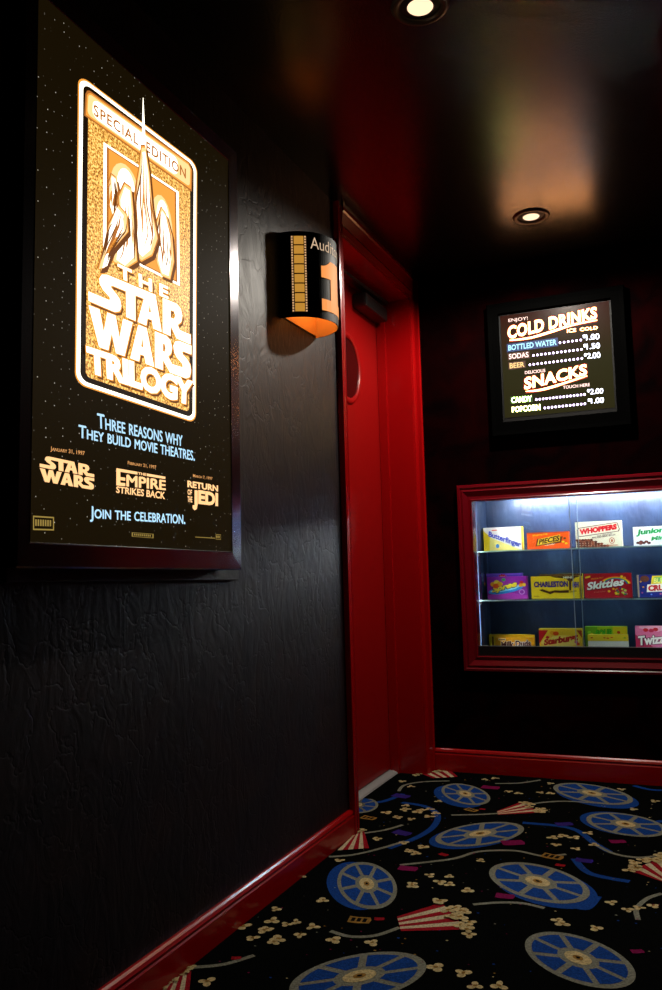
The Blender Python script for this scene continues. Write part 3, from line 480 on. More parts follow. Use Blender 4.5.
ringf(inn2, .0715, (PY0 - .001, PY1 + .001, PZ0 - .001, PZ1 + .001), .0722); ringf((PY0 - .001, PY1 + .001, PZ0 - .001, PZ1 + .001), .0722, inn, .0712); ringf(inn, .0712, inn, .060)
lean(b).build('frame', pb, recalc=True)
# printed film: star-flecked black sheet
ms = bpy.data.materials.new('starry_film'); ms.use_nodes = True
nt = ms.node_tree; bs = nt.nodes['Principled BSDF']; N = nt.nodes.new; L = nt.links.new
bs.inputs['Base Color'].default_value = (.003, .002, .001, 1); bs.inputs['Roughness'].default_value = .55; bs.inputs['Specular IOR Level'].default_value = .02
tc = N('ShaderNodeTexCoord'); vo = N('ShaderNodeTexVoronoi'); vo.voronoi_dimensions = '2D'; vo.inputs['Scale'].default_value = 46
sp_ = N('ShaderNodeSeparateXYZ'); cb_ = N('ShaderNodeCombineXYZ'); L(tc.outputs['Object'], sp_.inputs[0]); L(sp_.outputs['Y'], cb_.inputs['X']); L(sp_.outputs['Z'], cb_.inputs['Y']); L(cb_.outputs[0], vo.inputs['Vector'])
mr = N('ShaderNodeMapRange'); mr.inputs['From Min'].default_value = .0; mr.inputs['From Max'].default_value = .062; mr.inputs['To Min'].default_value = 1; mr.inputs['To Max'].default_value = 0
L(vo.outputs['Distance'], mr.inputs['Value'])
sx = N('ShaderNodeSeparateColor'); L(vo.outputs['Color'], sx.inputs[0])
pw = N('ShaderNodeMath'); pw.operation = 'POWER'; pw.inputs[1].default_value = 3.5; L(sx.outputs[0], pw.inputs[0])
mu = N('ShaderNodeMath'); mu.operation = 'MULTIPLY'; L(mr.outputs['Result'], mu.inputs[0]); L(pw.outputs[0], mu.inputs[1])
cm = N('ShaderNodeMix'); cm.data_type = 'RGBA'; cm.inputs[6].default_value = (.0085, .0050, .0011, 1); cm.inputs[7].default_value = (1.1, 1.0, .85, 1)
L(mu.outputs[0], cm.inputs[0]); L(cm.outputs[2], bs.inputs['Emission Color']); bs.inputs['Emission Strength'].default_value = 1.
b = lean((lambda m_: (m_.box((.058, PY0 - .006, PZ0 - .004), (PX, PY1 + .004, PZ1 + .004), ms), m_)[1])(MB()))
sheet = b.build('poster_film', pb)
def at(x): return lambda y, z: (x, y, z)
G_WHITE = glow('lit_print_white', (1, .93, .74), E_POSTER)
G_EDGE = glow('lit_print_amber', (1, .38, .055), 1.1)
G_CREAM = glow('lit_print_cream', (1, .62, .26), 1.35)
G_BROWN = glow('lit_print_brown', (.30, .085, .012), .55)
G_RUST = glow('lit_print_rust', (.62, .20, .035), .8)
G_DARK = glow('lit_print_dark', (.02, .008, .002), .5)
G_BLUE = glow('lit_print_pale_blue', (.46, .74, .95), 1.15)
G_GOLDTXT = glow('lit_print_gold', (1, .56, .24), 1.35)
G_TAG = glow('lit_print_dull_gold', (.40, .27, .06), .8)
G_ORANGE = glow('lit_print_orange', (.85, .38, .12), .9)
mg = bpy.data.materials.new('lit_print_gold_grain'); mg.use_nodes = True
nt = mg.node_tree; bs = nt.nodes['Principled BSDF']; N = nt.nodes.new; L = nt.links.new
bs.inputs['Base Color'].default_value = (.02, .015, .01, 1)
tc = N('ShaderNodeTexCoord'); nz = N('ShaderNodeTexNoise'); nz.inputs['Scale'].default_value = 230; nz.inputs['Detail'].default_value = 3; L(tc.outputs['Object'], nz.inputs['Vector'])
cr = N('ShaderNodeValToRGB'); E_ = cr.color_ramp.elements
E_[0].position = .36; E_[0].color = (.24, .07, .008, 1); E_[1].position = .63; E_[1].color = (1.35, .85, .24, 1)
e = E_.new(.49); e.color = (.80, .37, .055, 1)
L(nz.outputs['Fac'], cr.inputs['Fac']); L(cr.outputs['Color'], bs.inputs['Emission Color']); bs.inputs['Emission Strength'].default_value = 1.15
def rrect(x0, y0, x1, y1, rx, ry):
    pts = []
    for cx, cy, a in ((x1 - rx, y1 - ry, 0), (x0 + rx, y1 - ry, 90), (x0 + rx, y0 + ry, 180), (x1 - rx, y0 + ry, 270)):
        pts += [(cx + rx * math.cos(math.radians(a + t)), cy + ry * math.sin(math.radians(a + t))) for t in range(0, 91, 15)]
    return pts
bd = pd['border']
b = MB(); e_ = .00007
put_poly(b, [rrect(-.006, -.003, 1.006, 1.003, .075, .036)], bd, at(PX + e_), G_EDGE)
put_poly(b, [rrect(.004, .002, .996, .998, .07, .033)], bd, at(PX + 2 * e_), G_WHITE)
put_poly(b, [rrect(.029, .0135, .971, .9865, .056, .027)], bd, at(PX + 3 * e_), G_DARK)
put_poly(b, [rrect(.066, .031, .934, .969, .035, .017)], bd, at(PX + 4 * e_), mg)
b.build('gold_panel', sheet)
b = MB()
def tabbed(i, j): return [(i, j), (1 - i, j), (1 - i, .78), (1 - i - .03, .94 - j), (.97 - i, 1 - j), (i + .03, 1 - j), (i + .012, .94 - j), (i, .78)]
put_poly(b, [tabbed(0, 0)], pd['strip'], at(PX + 5 * e_), G_RUST)
put_poly(b, [tabbed(.012, .06)], pd['strip'], at(PX + 6 * e_), G_EDGE)
put_poly(b, [rrect(.022, .12, .975, .88, .03, .15)], pd['strip'], at(PX + 6.5 * e_), G_CREAM)
put_poly(b, [rrect(.06, .18, .84, .82, .05, .2)], pd['strip'], at(PX + 7 * e_), G_WHITE)
put_text(b, 'SPECIAL  EDITION', pd['special'], at(PX + 8 * e_), G_RUST, .022, True, 1.12)
b.build('banner_strip', sheet)
b = MB()
put_poly(b, [rect(0, 0, 1, 1)], pd['pic'], at(PX + 5 * e_), G_WHITE)
put_poly(b, [rect(.035, .022, .965, .978)], pd['pic'], at(PX + 6 * e_), G_RUST)
put_poly(b, [rect(.06, .035, .94, .965)], pd['pic'], at(PX + 7 * e_), G_EDGE)
put_poly(b, [ell(.26, .66, .18, .26, 20), ], pd['pic'], at(PX + 8 * e_), G_CREAM)
put_poly(b, [ell(.74, .50, .16, .34, 20), ], pd['pic'], at(PX + 8 * e_), G_CREAM)
put_poly(b, [ell(.27, .70, .11, .18, 20), ], pd['pic'], at(PX + 9 * e_), G_WHITE)
put_poly(b, [ell(.76, .58, .09, .22, 20), ], pd['pic'], at(PX + 9 * e_), G_WHITE)
def smooth_loop(pts, n=4):
    out = []; m_ = len(pts)
    for i in range(m_):
        p0, p1, p2, p3 = [pts[(i + k - 1) % m_] for k in range(4)]
        for k in range(n):
            t = k / n
            out.append(tuple(.5 * (2 * p1[j] + (p2[j] - p0[j]) * t + (2 * p0[j] - 5 * p1[j] + 4 * p2[j] - p3[j]) * t * t + (3 * p1[j] - p0[j] - 3 * p2[j] + p3[j]) * t ** 3) for j in (0, 1)))
    return out
rd = random.Random(3)
for i, k in enumerate((4, 3, 2, 1, 0)):          # folded cloth, no figures
    lp = pd['drape'][k]
    cy = sum(p[0] for p in lp) / len(lp); cz = sum(p[1] for p in lp) / len(lp)
    y0_, y1_ = min(p[0] for p in lp), max(p[0] for p in lp); z0_, z1_ = min(p[1] for p in lp), max(p[1] for p in lp)
    b.poly([[(y + .008, z - .006) for y, z in lp]], at(PX + (10 + 3 * i) * e_), G_BROWN)
    b.poly([[(y - .002, z + .002) for y, z in lp]], at(PX + (10.5 + 3 * i) * e_), G_RUST)
    b.poly([lp], at(PX + (11 + 3 * i) * e_), G_EDGE)
    b.poly([[(cy + (y - cy) * .93, cz + (z - cz) * .97) for y, z in lp]], at(PX + (11.4 + 3 * i) * e_), G_CREAM)
    b.poly([[(cy + (y - cy) * .70, cz + (z - cz) * .90) for y, z in lp]], at(PX + (11.8 + 3 * i) * e_), G_WHITE)
    # fold lines: cut the outline into level slices and run wavy lines down through them
    def span(z):
        xs = []
        for q in range(len(lp)):
            (ya, za), (yb, zb2) = lp[q], lp[(q + 1) % len(lp)]
            if (za - z) * (zb2 - z) < 0: xs.append(ya + (yb - ya) * (z - za) / (zb2 - za))
        return (min(xs), max(xs)) if len(xs) > 1 else None
    for fi in range(9):
        u = (fi + .7) / 9.4; ph = rd.uniform(0, 6); top = rd.uniform(.55, .93); bot = rd.uniform(.05, .3)
        pts = []
        for q in range(9):
            v = top + (bot - top) * q / 8; sp = span(z0_ + (z1_ - z0_) * v)
            if sp: pts.append((sp[0] + (sp[1] - sp[0]) * (u + .07 * math.sin(ph + 7 * v)), z0_ + (z1_ - z0_) * v))
        if len(pts) > 3: ribbon(b, pts, rd.uniform(.003, .0065), at(PX + (12.2 + 3 * i) * e_), rd.choice([G_RUST, G_EDGE, G_RUST, G_BROWN]), taper=True)
b.poly([pd['spike']], at(PX + 28 * e_), G_WHITE)
b.build('relief_picture', sheet)
# poster title, letters drawn as polygons on an 11 x 2 grid
LS = [[[(5.9, 2), (1.75, 2), (1.25, 1.88), (1.02, 1.6), (1.05, 1.28), (1.35, 1.02), (1.98, .74), (2.02, .60), (1.85, .55), (0, .55), (0, 0), (2.45, 0), (2.95, .18), (3.1, .5), (2.98, .86), (2.6, 1.1), (2.12, 1.32), (2.1, 1.45), (2.3, 1.5), (5.7, 1.5)]],
      [[(3.6, 1.52), (3.6, 0), (4.55, 0), (4.55, 1.52)]],
      [[(4.8, 0), (5.72, 2), (6.75, 2), (7.45, 0), (6.5, 0), (6.36, .45), (5.85, .45), (5.72, 0)], [(5.98, .85), (6.26, .85), (6.14, 1.42)]],
      [[(7.6, 0), (7.6, 2), (9.25, 2), (9.75, 1.82), (9.95, 1.45), (9.8, 1.05), (9.35, .80), (9.62, .55), (11, .55), (11, 0), (9.25, 0), (8.5, .62), (8.5, 0)], [(8.5, 1.05), (8.5, 1.5), (8.95, 1.5), (9.1, 1.28), (8.95, 1.05)]]]
LW = [[[(0, 2), (.98, 2), (1.35, .85), (1.72, 2), (2.5, 2), (2.88, .85), (3.25, 2), (4.2, 2), (3.35, 0), (2.5, 0), (2.12, 1.02), (1.75, 0), (.9, 0)]],
      [[(3.95, 0), (4.82, 2), (5.7, 2), (6.5, 0), (5.58, 0), (5.44, .42), (4.98, .42), (4.86, 0)], [(5.08, .85), (5.36, .85), (5.24, 1.42)]],
      [[(6.62, 0), (6.62, 2), (7.95, 2), (8.42, 1.82), (8.6, 1.45), (8.48, 1.1), (8.12, .86), (8.62, .52), (9.85, .55), (9.95, .62), (9.85, .76), (9.2, 1.0), (8.9, 1.22), (8.78, 1.6), (9.0, 1.88), (9.45, 2), (11, 2), (11, 1.5), (9.95, 1.5), (9.82, 1.42), (9.92, 1.3), (10.5, 1.1), (10.85, .86), (10.95, .5), (10.8, .16), (10.35, 0), (8.35, 0), (7.52, .58), (7.52, 0)], [(7.52, 1.05), (7.52, 1.5), (7.75, 1.5), (7.86, 1.28), (7.75, 1.05)]]]
def logo(mb, letters, q, x, m, sh=(0, 0)):
    for lt in letters: put_poly(mb, [[(a / 11, c / 2) for a, c in lp] for lp in lt], q, at(x), m, sh)
b = MB()
for sh, x, m in (((.007, -.006), 25, G_BROWN), ((-.0028, .002), 26, G_EDGE), ((.0028, .002), 26.05, G_EDGE), ((-.0028, -.002), 26.1, G_EDGE), ((.0028, -.002), 26.15, G_EDGE), ((0, 0), 27, G_WHITE)):
    put_text(b, 'T H E', pd['the'], at(PX + x * e_), m, .03, shift=sh)
    logo(b, LS, pd['star'], PX + x * e_, m, sh); logo(b, LW, pd['wars'], PX + (x + .02) * e_, m, sh)
    put_text(b, 'TRILOGY', pd['trilogy'], at(PX + (x + .04) * e_), m, .05, space=.95, shift=sh)
b.build('title_lettering', sheet)
for k, s_ in (('l1', 'Three reasons why'), ('l2', 'They build movie theatres.'), ('l3', 'Join the celebration.')):
    b = MB()
    for sh in ((0, 0), (.0013, 0), (0, .0009)): put_text(b, s_, pd[k], at(PX + e_), G_BLUE, .0, True, shift=sh)
    b.build('slogan_lettering', sheet)
for k, s_ in (('d1', 'January 31, 1997'), ('d2', 'February 21, 1997'), ('d3', 'March 7, 1997')):
    b = MB(); put_text(b, s_, pd[k], at(PX + e_), G_ORANGE, .014, True); b.build('date_lettering', sheet)
b = MB(); q = pd['sw']
qm = quad_map(q); top = [qm(0, .53), qm(1, .53), qm(1, 1), qm(0, 1)]; bot = [qm(.0, 0), qm(1, 0), qm(1, .49), qm(0, .49)]
logo(b, LS, top, PX + e_, G_GOLDTXT); logo(b, LW, bot, PX + e_, G_GOLDTXT)
b.build('first_film_title', sheet)
b = MB(); q = pd['emp']
put_poly(b, [rect(0, .80, .41, .97)], q, at(PX + e_), G_GOLDTXT); put_poly(b, [rect(.60, .80, 1, .97)], q, at(PX + e_), G_GOLDTXT)
put_poly(b, [rect(0, 0, .075, .97)], q, at(PX + e_), G_GOLDTXT)
for v0 in (0, .32): put_poly(b, [rect(0, v0, .17, v0 + .18)], q, at(PX + e_), G_GOLDTXT)
qm = quad_map(q)
put_text(b, 'THE', [qm(.42, .80), qm(.59, .80), qm(.59, .97), qm(.42, .97)], at(PX + e_), G_GOLDTXT, .03)
for sh in ((0, 0), (.0016, 0), (-.0016, 0), (0, .0014), (.0016, .0014)): put_text(b, 'MPIRE', [qm(.20, 0), qm(1, 0), qm(1, .66), qm(.20, .66)], at(PX + e_), G_GOLDTXT, .0, shift=sh)
put_text(b, 'STRIKES BACK', pd['strikes'], at(PX + e_), G_GOLDTXT, .025)
b.build('second_film_title', sheet)
b = MB()
put_text(b, 'RETURN', pd['return'], at(PX + e_), G_GOLDTXT, .04)
put_text(b, 'EDI', pd['jedi'], at(PX + e_), G_GOLDTXT, .05)
put_poly(b, [[(.45, .95), (1, .95), (1, .30), (.82, .06), (.45, 0), (.12, .10), (.12, .24), (.45, .24)]], pd['jj'], at(PX + e_), G_GOLDTXT)
qm = quad_map(pd['ofthe'])
put_text(b, 'OF', [qm(0, .55), qm(.75, .55), qm(.75, .95), qm(0, .95)], at(PX + e_), G_GOLDTXT, .03)
put_text(b, 'THE', [qm(0, .02), qm(.80, .02), qm(.80, .45), qm(0, .45)], at(PX + e_), G_GOLDTXT, .03)
b.build('third_film_title', sheet)
for k in ('tag1', 'tag2', 'tag3'):
    b = MB(); q = pd[k]
    put_poly(b, [rect(0, 0, 1, 1), rect(.05, .1, .95, .9)], q, at(PX + e_), G_TAG)
    n_ = {'tag1': 7, 'tag2': 9, 'tag3': 2}[k]
    for i in range(n_):
        u = .1 + .8 * i / n_
        put_poly(b, [rect(u, .3, u + .5 / n_, .75)], q, at(PX + e_), G_TAG)
    if k == 'tag3': put_poly(b, [rect(-3.9, .15, -.15, .28)], q, at(PX + e_), G_TAG)
    b.build('credit_mark', sheet)

# ================================================================== AUDITORIUM SIGN (curved wall sconce)
SY, SZ0, SZ1, SR = 2.331, 1.615, 1.879, .121
sg = empty('auditorium_sign', (0, SY, SZ0))
tag(sg, 'curved black lit wall sign with film strip and orange numeral, beside the red door', 'sign')
def cyl(r): return lambda s, z: (r * math.sin(s), SY - .124 * (r / SR) * math.cos(s), z)     # s = 0 near edge .. pi far edge
b = MB(); n = 48
for i in range(n):
    s0, s1 = math.pi * i / n, math.pi * (i + 1) / n
    o_, i_ = cyl(SR), cyl(SR - .003)
    b.face([o_(s0, SZ0), o_(s1, SZ0), o_(s1, SZ1), o_(s0, SZ1)], M_BLACK)
    b.face([i_(s1, SZ0), i_(s0, SZ0), i_(s0, SZ1), i_(s1, SZ1)], mat('sign_inside', (.75, .38, .10), rough=.6))
    b.face([i_(s0, SZ0), i_(s1, SZ0), o_(s1, SZ0), o_(s0, SZ0)], M_BLACK); b.face([i_(s1, SZ1), i_(s0, SZ1), o_(s0, SZ1), o_(s1, SZ1)], M_BLACK)
b.build('curved_shade', sg)
b = MB(); b.box((.0005, SY - .118, SZ0 + .004), (.004, SY + .118, SZ1 - .004), mat('sign_back_plate', (.80, .42, .12), rough=.5)); b.build('back_plate', sg)
b = MB(); b.box((.004, SY - .03, 1.70), (.03, SY + .03, 1.76), M_BLACKPLASTIC); b.build('lamp_holder', sg, bevel=.004)
S_CELL = glow('lit_film_cell', (.62, .29, .04), .85); S_HOLE = glow('lit_sprocket_hole', (.85, .48, .22), .9)
S_NUM = glow('lit_number', (1, .33, .075), 1.0); S_TXT = glow('lit_sign_text', (.90, .62, .40), .75); S_BROWN = mat('film_strip_brown', (.08, .02, .008), rough=.4)
S_BULB = glow('sign_bulb_glass', (1, .6, .25), 6.)
b = MB(); b.lathe([(.0001, -.034), (.010, -.032), (.015, -.02), (.0155, -.006), (.011, .008), (.007, .02), (.007, .03), (.0001, .03)], (.045, SY, 1.73), S_BULB, 20)
b.box((.028, SY - .006, 1.752), (.052, SY + .006, 1.764), M_BLACKPLASTIC); b.build('bulb', sg)
o1 = lambda s, z: cyl(SR + .0008)(s, z); o2 = lambda s, z: cyl(SR + .0014)(s, z)
H_ = SZ1 - SZ0
def wrap(mb, loops, q, to3, m):      # finely cut so the print follows the curve
    put_poly(mb, loops, q, to3, m)
b = MB()
fs0, fs1 = .26, .67
b.poly([rect(fs0, SZ0 + .014, fs1, SZ1 - .014)][:1], o1, S_BROWN)
b.v, b.f, b.m = [], [], []
for k in range(6):
    a0 = fs0 + (fs1 - fs0) * k / 6; a1 = fs0 + (fs1 - fs0) * (k + 1) / 6
    b.poly([rect(a0, SZ0 + .012, a1, SZ1 - .012)], o1, S_BROWN)
zz0, zz1 = SZ0 + .014, SZ1 - .014; ch = (zz1 - zz0) / 8
for i in range(8):
    for k in range(4):
        a0 = fs0 + .085 + (fs1 - fs0 - .17) * k / 4; a1 = fs0 + .085 + (fs1 - fs0 - .17) * (k + 1) / 4
        b.poly([rect(a0, zz0 + i * ch + .002, a1, zz0 + (i + 1) * ch - .002)], o2, S_CELL)
for i in range(29):
    z = zz0 + (zz1 - zz0) * (i + .2) / 29
    for a in (fs0 + .02, fs1 - .065): b.poly([rect(a, z, a + .040, z + .0048)], o2, S_HOLE)
b.build('film_strip', sg)
def cyl_text(mb, txt, s0, s1, z0, z1, m, wgt):
    vs, fs = text_shape(txt, wgt); k = len(mb.v)
    mb.v += [o2(s0 + (s1 - s0) * u, z0 + (z1 - z0) * v) for u, v in vs]
    for f in fs: mb.f.append([k + i for i in f]); mb.m.append(mb.mi(m))
b = MB(); cyl_text(b, 'Auditorium', .76, 2.38, SZ0 + .80 * H_, SZ0 + .935 * H_, S_TXT, -.006); b.build('name_lettering', sg)
b = MB()
for a0, a1, za, zb_ in ((1.04, 1.20, .10, .235), (1.20, 1.36, .10, .235), (1.36, 1.46, .10, .70), (1.46, 1.57, .10, .70), (1.57, 1.68, .10, .70), (1.68, 1.78, .10, .70), (1.78, 1.94, .10, .235), (1.94, 2.10, .10, .235)):
    b.poly([rect(a0, SZ0 + za * H_, a1, SZ0 + zb_ * H_)], o2, S_NUM)
for k in range(4):
    a0, a1 = 1.04 + .08 * k, 1.12 + .08 * k; q0, q1 = k / 4, (k + 1) / 4
    b.poly([[(a0, SZ0 + .485 * H_), (a1, SZ0 + .485 * H_), (a1, SZ0 + (.62 + .08 * q1 ** 2) * H_), (a0, SZ0 + (.62 + .08 * q0 ** 2) * H_)]], o2, S_NUM)
b.build('number_one', sg)
ld = bpy.data.lights.new('sign_bulb_light', 'POINT'); ld.energy = P_SIGN_BULB; ld.color = (1, .55, .2); ld.shadow_soft_size = .016
lo = bpy.data.objects.new('sign_bulb_light', ld); COL.objects.link(lo); lo.parent = sg; lo.location = (.068, 0, .10)

# ================================================================== MENU BOARD
me_ = DATA['menu']; YM = D - .02
mn = empty('menu_board', (.605, D, 1.41))
tag(mn, 'backlit menu board listing cold drinks and snacks in a black frame above the candy display', 'menu board')
MX0, MX1, MZ0, MZ1 = .330, .895, 1.410, 1.988
SX0, SX1, SZa, SZb = .386, .833, 1.490, 1.934
b = MB()
def ringm(r0, y0, r1, y1):
    A = [(r0[0], y0, r0[2]), (r0[1], y0, r0[2]), (r0[1], y0, r0[3]), (r0[0], y0, r0[3])]; B = [(r1[0], y1, r1[2]), (r1[1], y1, r1[2]), (r1[1], y1, r1[3]), (r1[0], y1, r1[3])]
    for i in range(4):
        j = (i + 1) % 4; b.face([A[i], A[j], B[j], B[i]], mat('black_menu_frame', (.0010, .0010, .0010), rough=.5, spec=.0))
mo = (MX0, MX1, MZ0, MZ1); mo2 = (MX0 + .004, MX1 - .004, MZ0 + .004, MZ1 - .004); mi2 = (MX0 + .020, MX1 - .020, MZ0 + .02, MZ1 - .02); mi = (SX0 - .008, SX1 + .008, SZa - .02, SZb + .008)
ringm(mo, D - .0005, mo, D - .034); ringm(mo, D - .034, mo2, D - .040); ringm(mo2, D - .040, mi2, D - .036); ringm(mi2, D - .036, mi, D - .036); ringm(mi, D - .036, mi, D - .004)
b.build('frame', mn, recalc=True)
b = MB(); b.box((SX0 - .012, D - .019, SZa - .024), (SX1 + .012, D - .002, SZb + .012), M_BLACK); b.build('housing', mn)
MS = bpy.data.materials.new('lit_menu_film'); MS.use_nodes = True
nt = MS.node_tree; bs = nt.nodes['Principled BSDF']
bs.inputs['Base Color'].default_value = (.004, .004, .003, 1); bs.inputs['Roughness'].default_value = .3; bs.inputs['Specular IOR Level'].default_value = .04
bs.inputs['Emission Color'].default_value = (.020, .016, .004, 1); bs.inputs['Emission Strength'].default_value = 1.
N = nt.nodes.new; L = nt.links.new
tc = N('ShaderNodeTexCoord'); sz = N('ShaderNodeSeparateXYZ'); L(tc.outputs['Object'], sz.inputs[0]); gr = N('ShaderNodeMapRange'); gr.inputs['From Min'].default_value = .05; gr.inputs['From Max'].default_value = .44 + 0.0; L(sz.outputs['Z'], gr.inputs['Value'])
gr.inputs['From Min'].default_value = 1.70; gr.inputs['From Max'].default_value = 1.93
cc = N('ShaderNodeMix'); cc.data_type = 'RGBA'; cc.inputs[6].default_value = (.022, .019, .004, 1); cc.inputs[7].default_value = (.040, .003, .001, 1); L(gr.outputs[0], cc.inputs[0]); L(cc.outputs[2], bs.inputs['Emission Color'])
W_ = glow('lit_menu_white', (1, .97, 1), E_MENU); W_RED = glow('lit_menu_red_halo', (.75, .025, .01), .8); W_BLUEBG = glow('lit_menu_blue', (.01, .05, .22), .9)
W_CYAN = glow('lit_menu_cyan', (.40, .85, 1.0), 1.7); W_BEER = glow('lit_menu_amber', (1, .62, .22), 1.5); W_BEERBG = glow('lit_menu_brown', (.07, .012, .002), 1.)
W_LIL = glow('lit_menu_lilac', (.80, .62, 1.0), E_MENU * .5); W_GRN = glow('lit_menu_green_halo', (.05, .16, .01), .6); W_SOFTRED = glow('lit_menu_pink', (1, .66, .58), 2.2)
W_TOP = glow('lit_menu_maroon', (.030, .004, .002), 1.)
b = MB(); mt = lambda k: (lambda x, z: (x, YM - .0004 * k, z))
b.box((SX0 - .002, YM, SZa - .002), (SX1 + .002, YM + .001, SZb + .002), M_BLACK)
put_poly(b, [rect(0, 0, 1, 1)], [(SX0, SZa), (SX1, SZa), (SX1, SZb), (SX0, SZb)], mt(1), MS)
film = b.build('menu_film', mn)
def halo(mb, txt, q, wcore, whalo, mc, mh, sp=1.):
    put_text(mb, txt, q, mt(2), mh, whalo, space=sp); put_text(mb, txt, q, mt(3), mc, wcore, space=sp)
def grow(q, a, c):
    cx = sum(p[0] for p in q) / 4; cz = sum(p[1] for p in q) / 4
    s = (1, 1, -1, -1)
    return [(q[0][0] - a, q[0][1] - c), (q[1][0] + a, q[1][1] - c), (q[2][0] + a, q[2][1] + c), (q[3][0] - a, q[3][1] + c)]
W_HEAD = glow('lit_menu_warm_white', (1, .40, .13), E_MENU * 1.7); W_CAND = glow('lit_menu_lime_white', (.60, 1, .24), E_MENU * 2.0); W_POP = glow('lit_menu_yellow_white', (1, .74, .24), E_MENU * 2.0); W_PRICE = glow('lit_menu_cool_white', (.80, .82, 1), E_MENU * .7)
for k, t in (('cold', 'COLD DRINKS'), ('snacks', 'SNACKS')):
    b = MB(); put_text(b, t, grow(me_[k], .004, .004), mt(2), W_RED, .075, space=1.06); put_text(b, t, me_[k], mt(3), W_HEAD, .030, space=1.06); b.build('heading_lettering', film)
for k in ('swoosh1', 'swoosh2'):
    b = MB(); pts = sorted(me_[k], key=lambda p: p[0]); ribbon(b, pts, .015, mt(1.6), W_RED); ribbon(b, pts, .0085, mt(1.8), W_HEAD, taper=True); b.build('underline', film)
for k, s_, m_, w_ in (('enjoy', 'ENJOY!', W_SOFTRED, .0), ('ice', 'ICE  COLD', W_HEAD, .005), ('deli', 'DELICIOUS', W_SOFTRED, .012), ('touch', 'TOUCH HERE', W_SOFTRED, .012)):
    b = MB(); put_text(b, s_, me_[k], mt(2), m_, w_); b.build('small_lettering', film)
for k, s_, mb_, m_, w_, ga, gc in (('water', 'BOTTLED WATER', W_BLUEBG, W_CYAN, .02, .006, .006), ('sodas', 'SODAS', W_BEERBG, W_SOFTRED, .018, .005, .004), ('beer', 'BEER', W_BEERBG, W_BEER, .02, .005, .005), ('candy', 'CANDY', W_GRN, W_CAND, .015, .004, .003), ('pop', 'POPCORN', W_GRN, W_POP, .015, .004, .003)):
    b = MB(); put_poly(b, [rect(0, 0, 1, 1)], grow(me_[k], ga, gc), mt(2), mb_); put_text(b, s_, me_[k], mt(3), m_, w_); b.build('item_lettering', film)
for k, t in (('p1', '1.00'), ('p2', '1.50'), ('p3', '2.00'), ('p4', '2.00'), ('p5', '1.00')):
    q = me_[k]; qm = quad_map(q); b = MB()
    put_text(b, '$', [qm(0, .40), qm(.17, .40), qm(.17, 1), qm(0, 1)], mt(3), W_PRICE, .0)
    put_text(b, t, [qm(.2, 0), qm(1, 0), qm(1, .98), qm(.2, .98)], mt(3), W_PRICE, .0); b.build('price_lettering', film)
for k, n_ in (('dots1', 6), ('dots2', 13), ('dots3', 14), ('dots4', 15), ('dots5', 12)):
    (x0, z0), (x1, z1) = me_[k]; b = MB()
    for i in range(n_):
        t = i / (n_ - 1); b.poly([ell(x0 + (x1 - x0) * t, z0 + (z1 - z0) * t, .0046, .0050, 10)], mt(2), W_LIL)
    b.build('dotted_leader', film)

# ================================================================== CANDY DISPLAY CASE
ca = empty('display_case', ((KX0 + KX1) / 2, D, KZ0))
tag(ca, 'lit candy display case with red frame and glass shelves in the back wall', 'display case')
OX0, OX1, OZ0, OZ1 = .163, KX1 + .063, .4215, 1.2145
b = MB()
# mitred moulded frame: rings from the outside to the opening
steps = [(0, .0005), (0, .020), (.05, .026), (.18, .027), (.26, .022), (.34, .023), (.40, .026), (.62, .019), (.72, .016), (.86, .017), (.93, .020), (1., .018), (1., -.03)]
def fr(t): return (OX0 + (KX0 - OX0) * t, OX1 + (KX1 - OX1) * t, OZ0 + (KZ0 - OZ0) * t, OZ1 + (KZ1 - OZ1) * t)
for (t0, d0), (t1, d1) in zip(steps, steps[1:]):
    r0, r1 = fr(t0), fr(t1); y0, y1 = D - d0, D - d1
    A = [(r0[0], y0, r0[2]), (r0[1], y0, r0[2]), (r0[1], y0, r0[3]), (r0[0], y0, r0[3])]; B = [(r1[0], y1, r1[2]), (r1[1], y1, r1[2]), (r1[1], y1, r1[3]), (r1[0], y1, r1[3])]
    for i in range(4):
        j = (i + 1) % 4; b.face([A[i], A[j], B[j], B[i]], M_REDFRAME)
b.build('frame', ca, recalc=True)
b = MB()
b.box((KX0 - .003, D + .056, KZ0 - .003), (KX0, D + KD, KZT + .003), M_CASEWALL); b.box((KX1, D + .056, KZ0 - .003), (KX1 + .003, D + KD, KZT + .003), M_CASEWALL)
b.box((KX0 - .003, D + KD, KZ0 - .003), (KX1 + .003, D + KD + .006, KZT + .003), M_CASEWALL)
b.box((KX0, D + .031, KZT), (KX1, D + KD, KZT + .003), M_CASEWALL); b.box((KX0, D + .031, KZ0 - .003), (KX1, D + KD, KZ0), M_CASEWALL)
b.build('liner', ca)
TZ, TY = KZT - .016, D + .165
b = MB(); n = 14
for i in range(n):
    a0, a1 = 2 * math.pi * i / n, 2 * math.pi * (i + 1) / n
    b.face([(.34, TY + .009 * math.cos(a0), TZ + .009 * math.sin(a0)), (KX1 - .045, TY + .009 * math.cos(a0), TZ + .009 * math.sin(a0)),
            (KX1 - .045, TY + .009 * math.cos(a1), TZ + .009 * math.sin(a1)), (.34, TY + .009 * math.cos(a1), TZ + .009 * math.sin(a1))], M_TUBE)
for x in (.33, KX1 - .045): b.box((x, TY - .011, TZ - .011), (x + .012, TY + .011, TZ + .016), M_BLACK)
b.build('light_tube', ca)
b = MB()         # slimmer unseen tube behind the top rail, added to brighten the top row
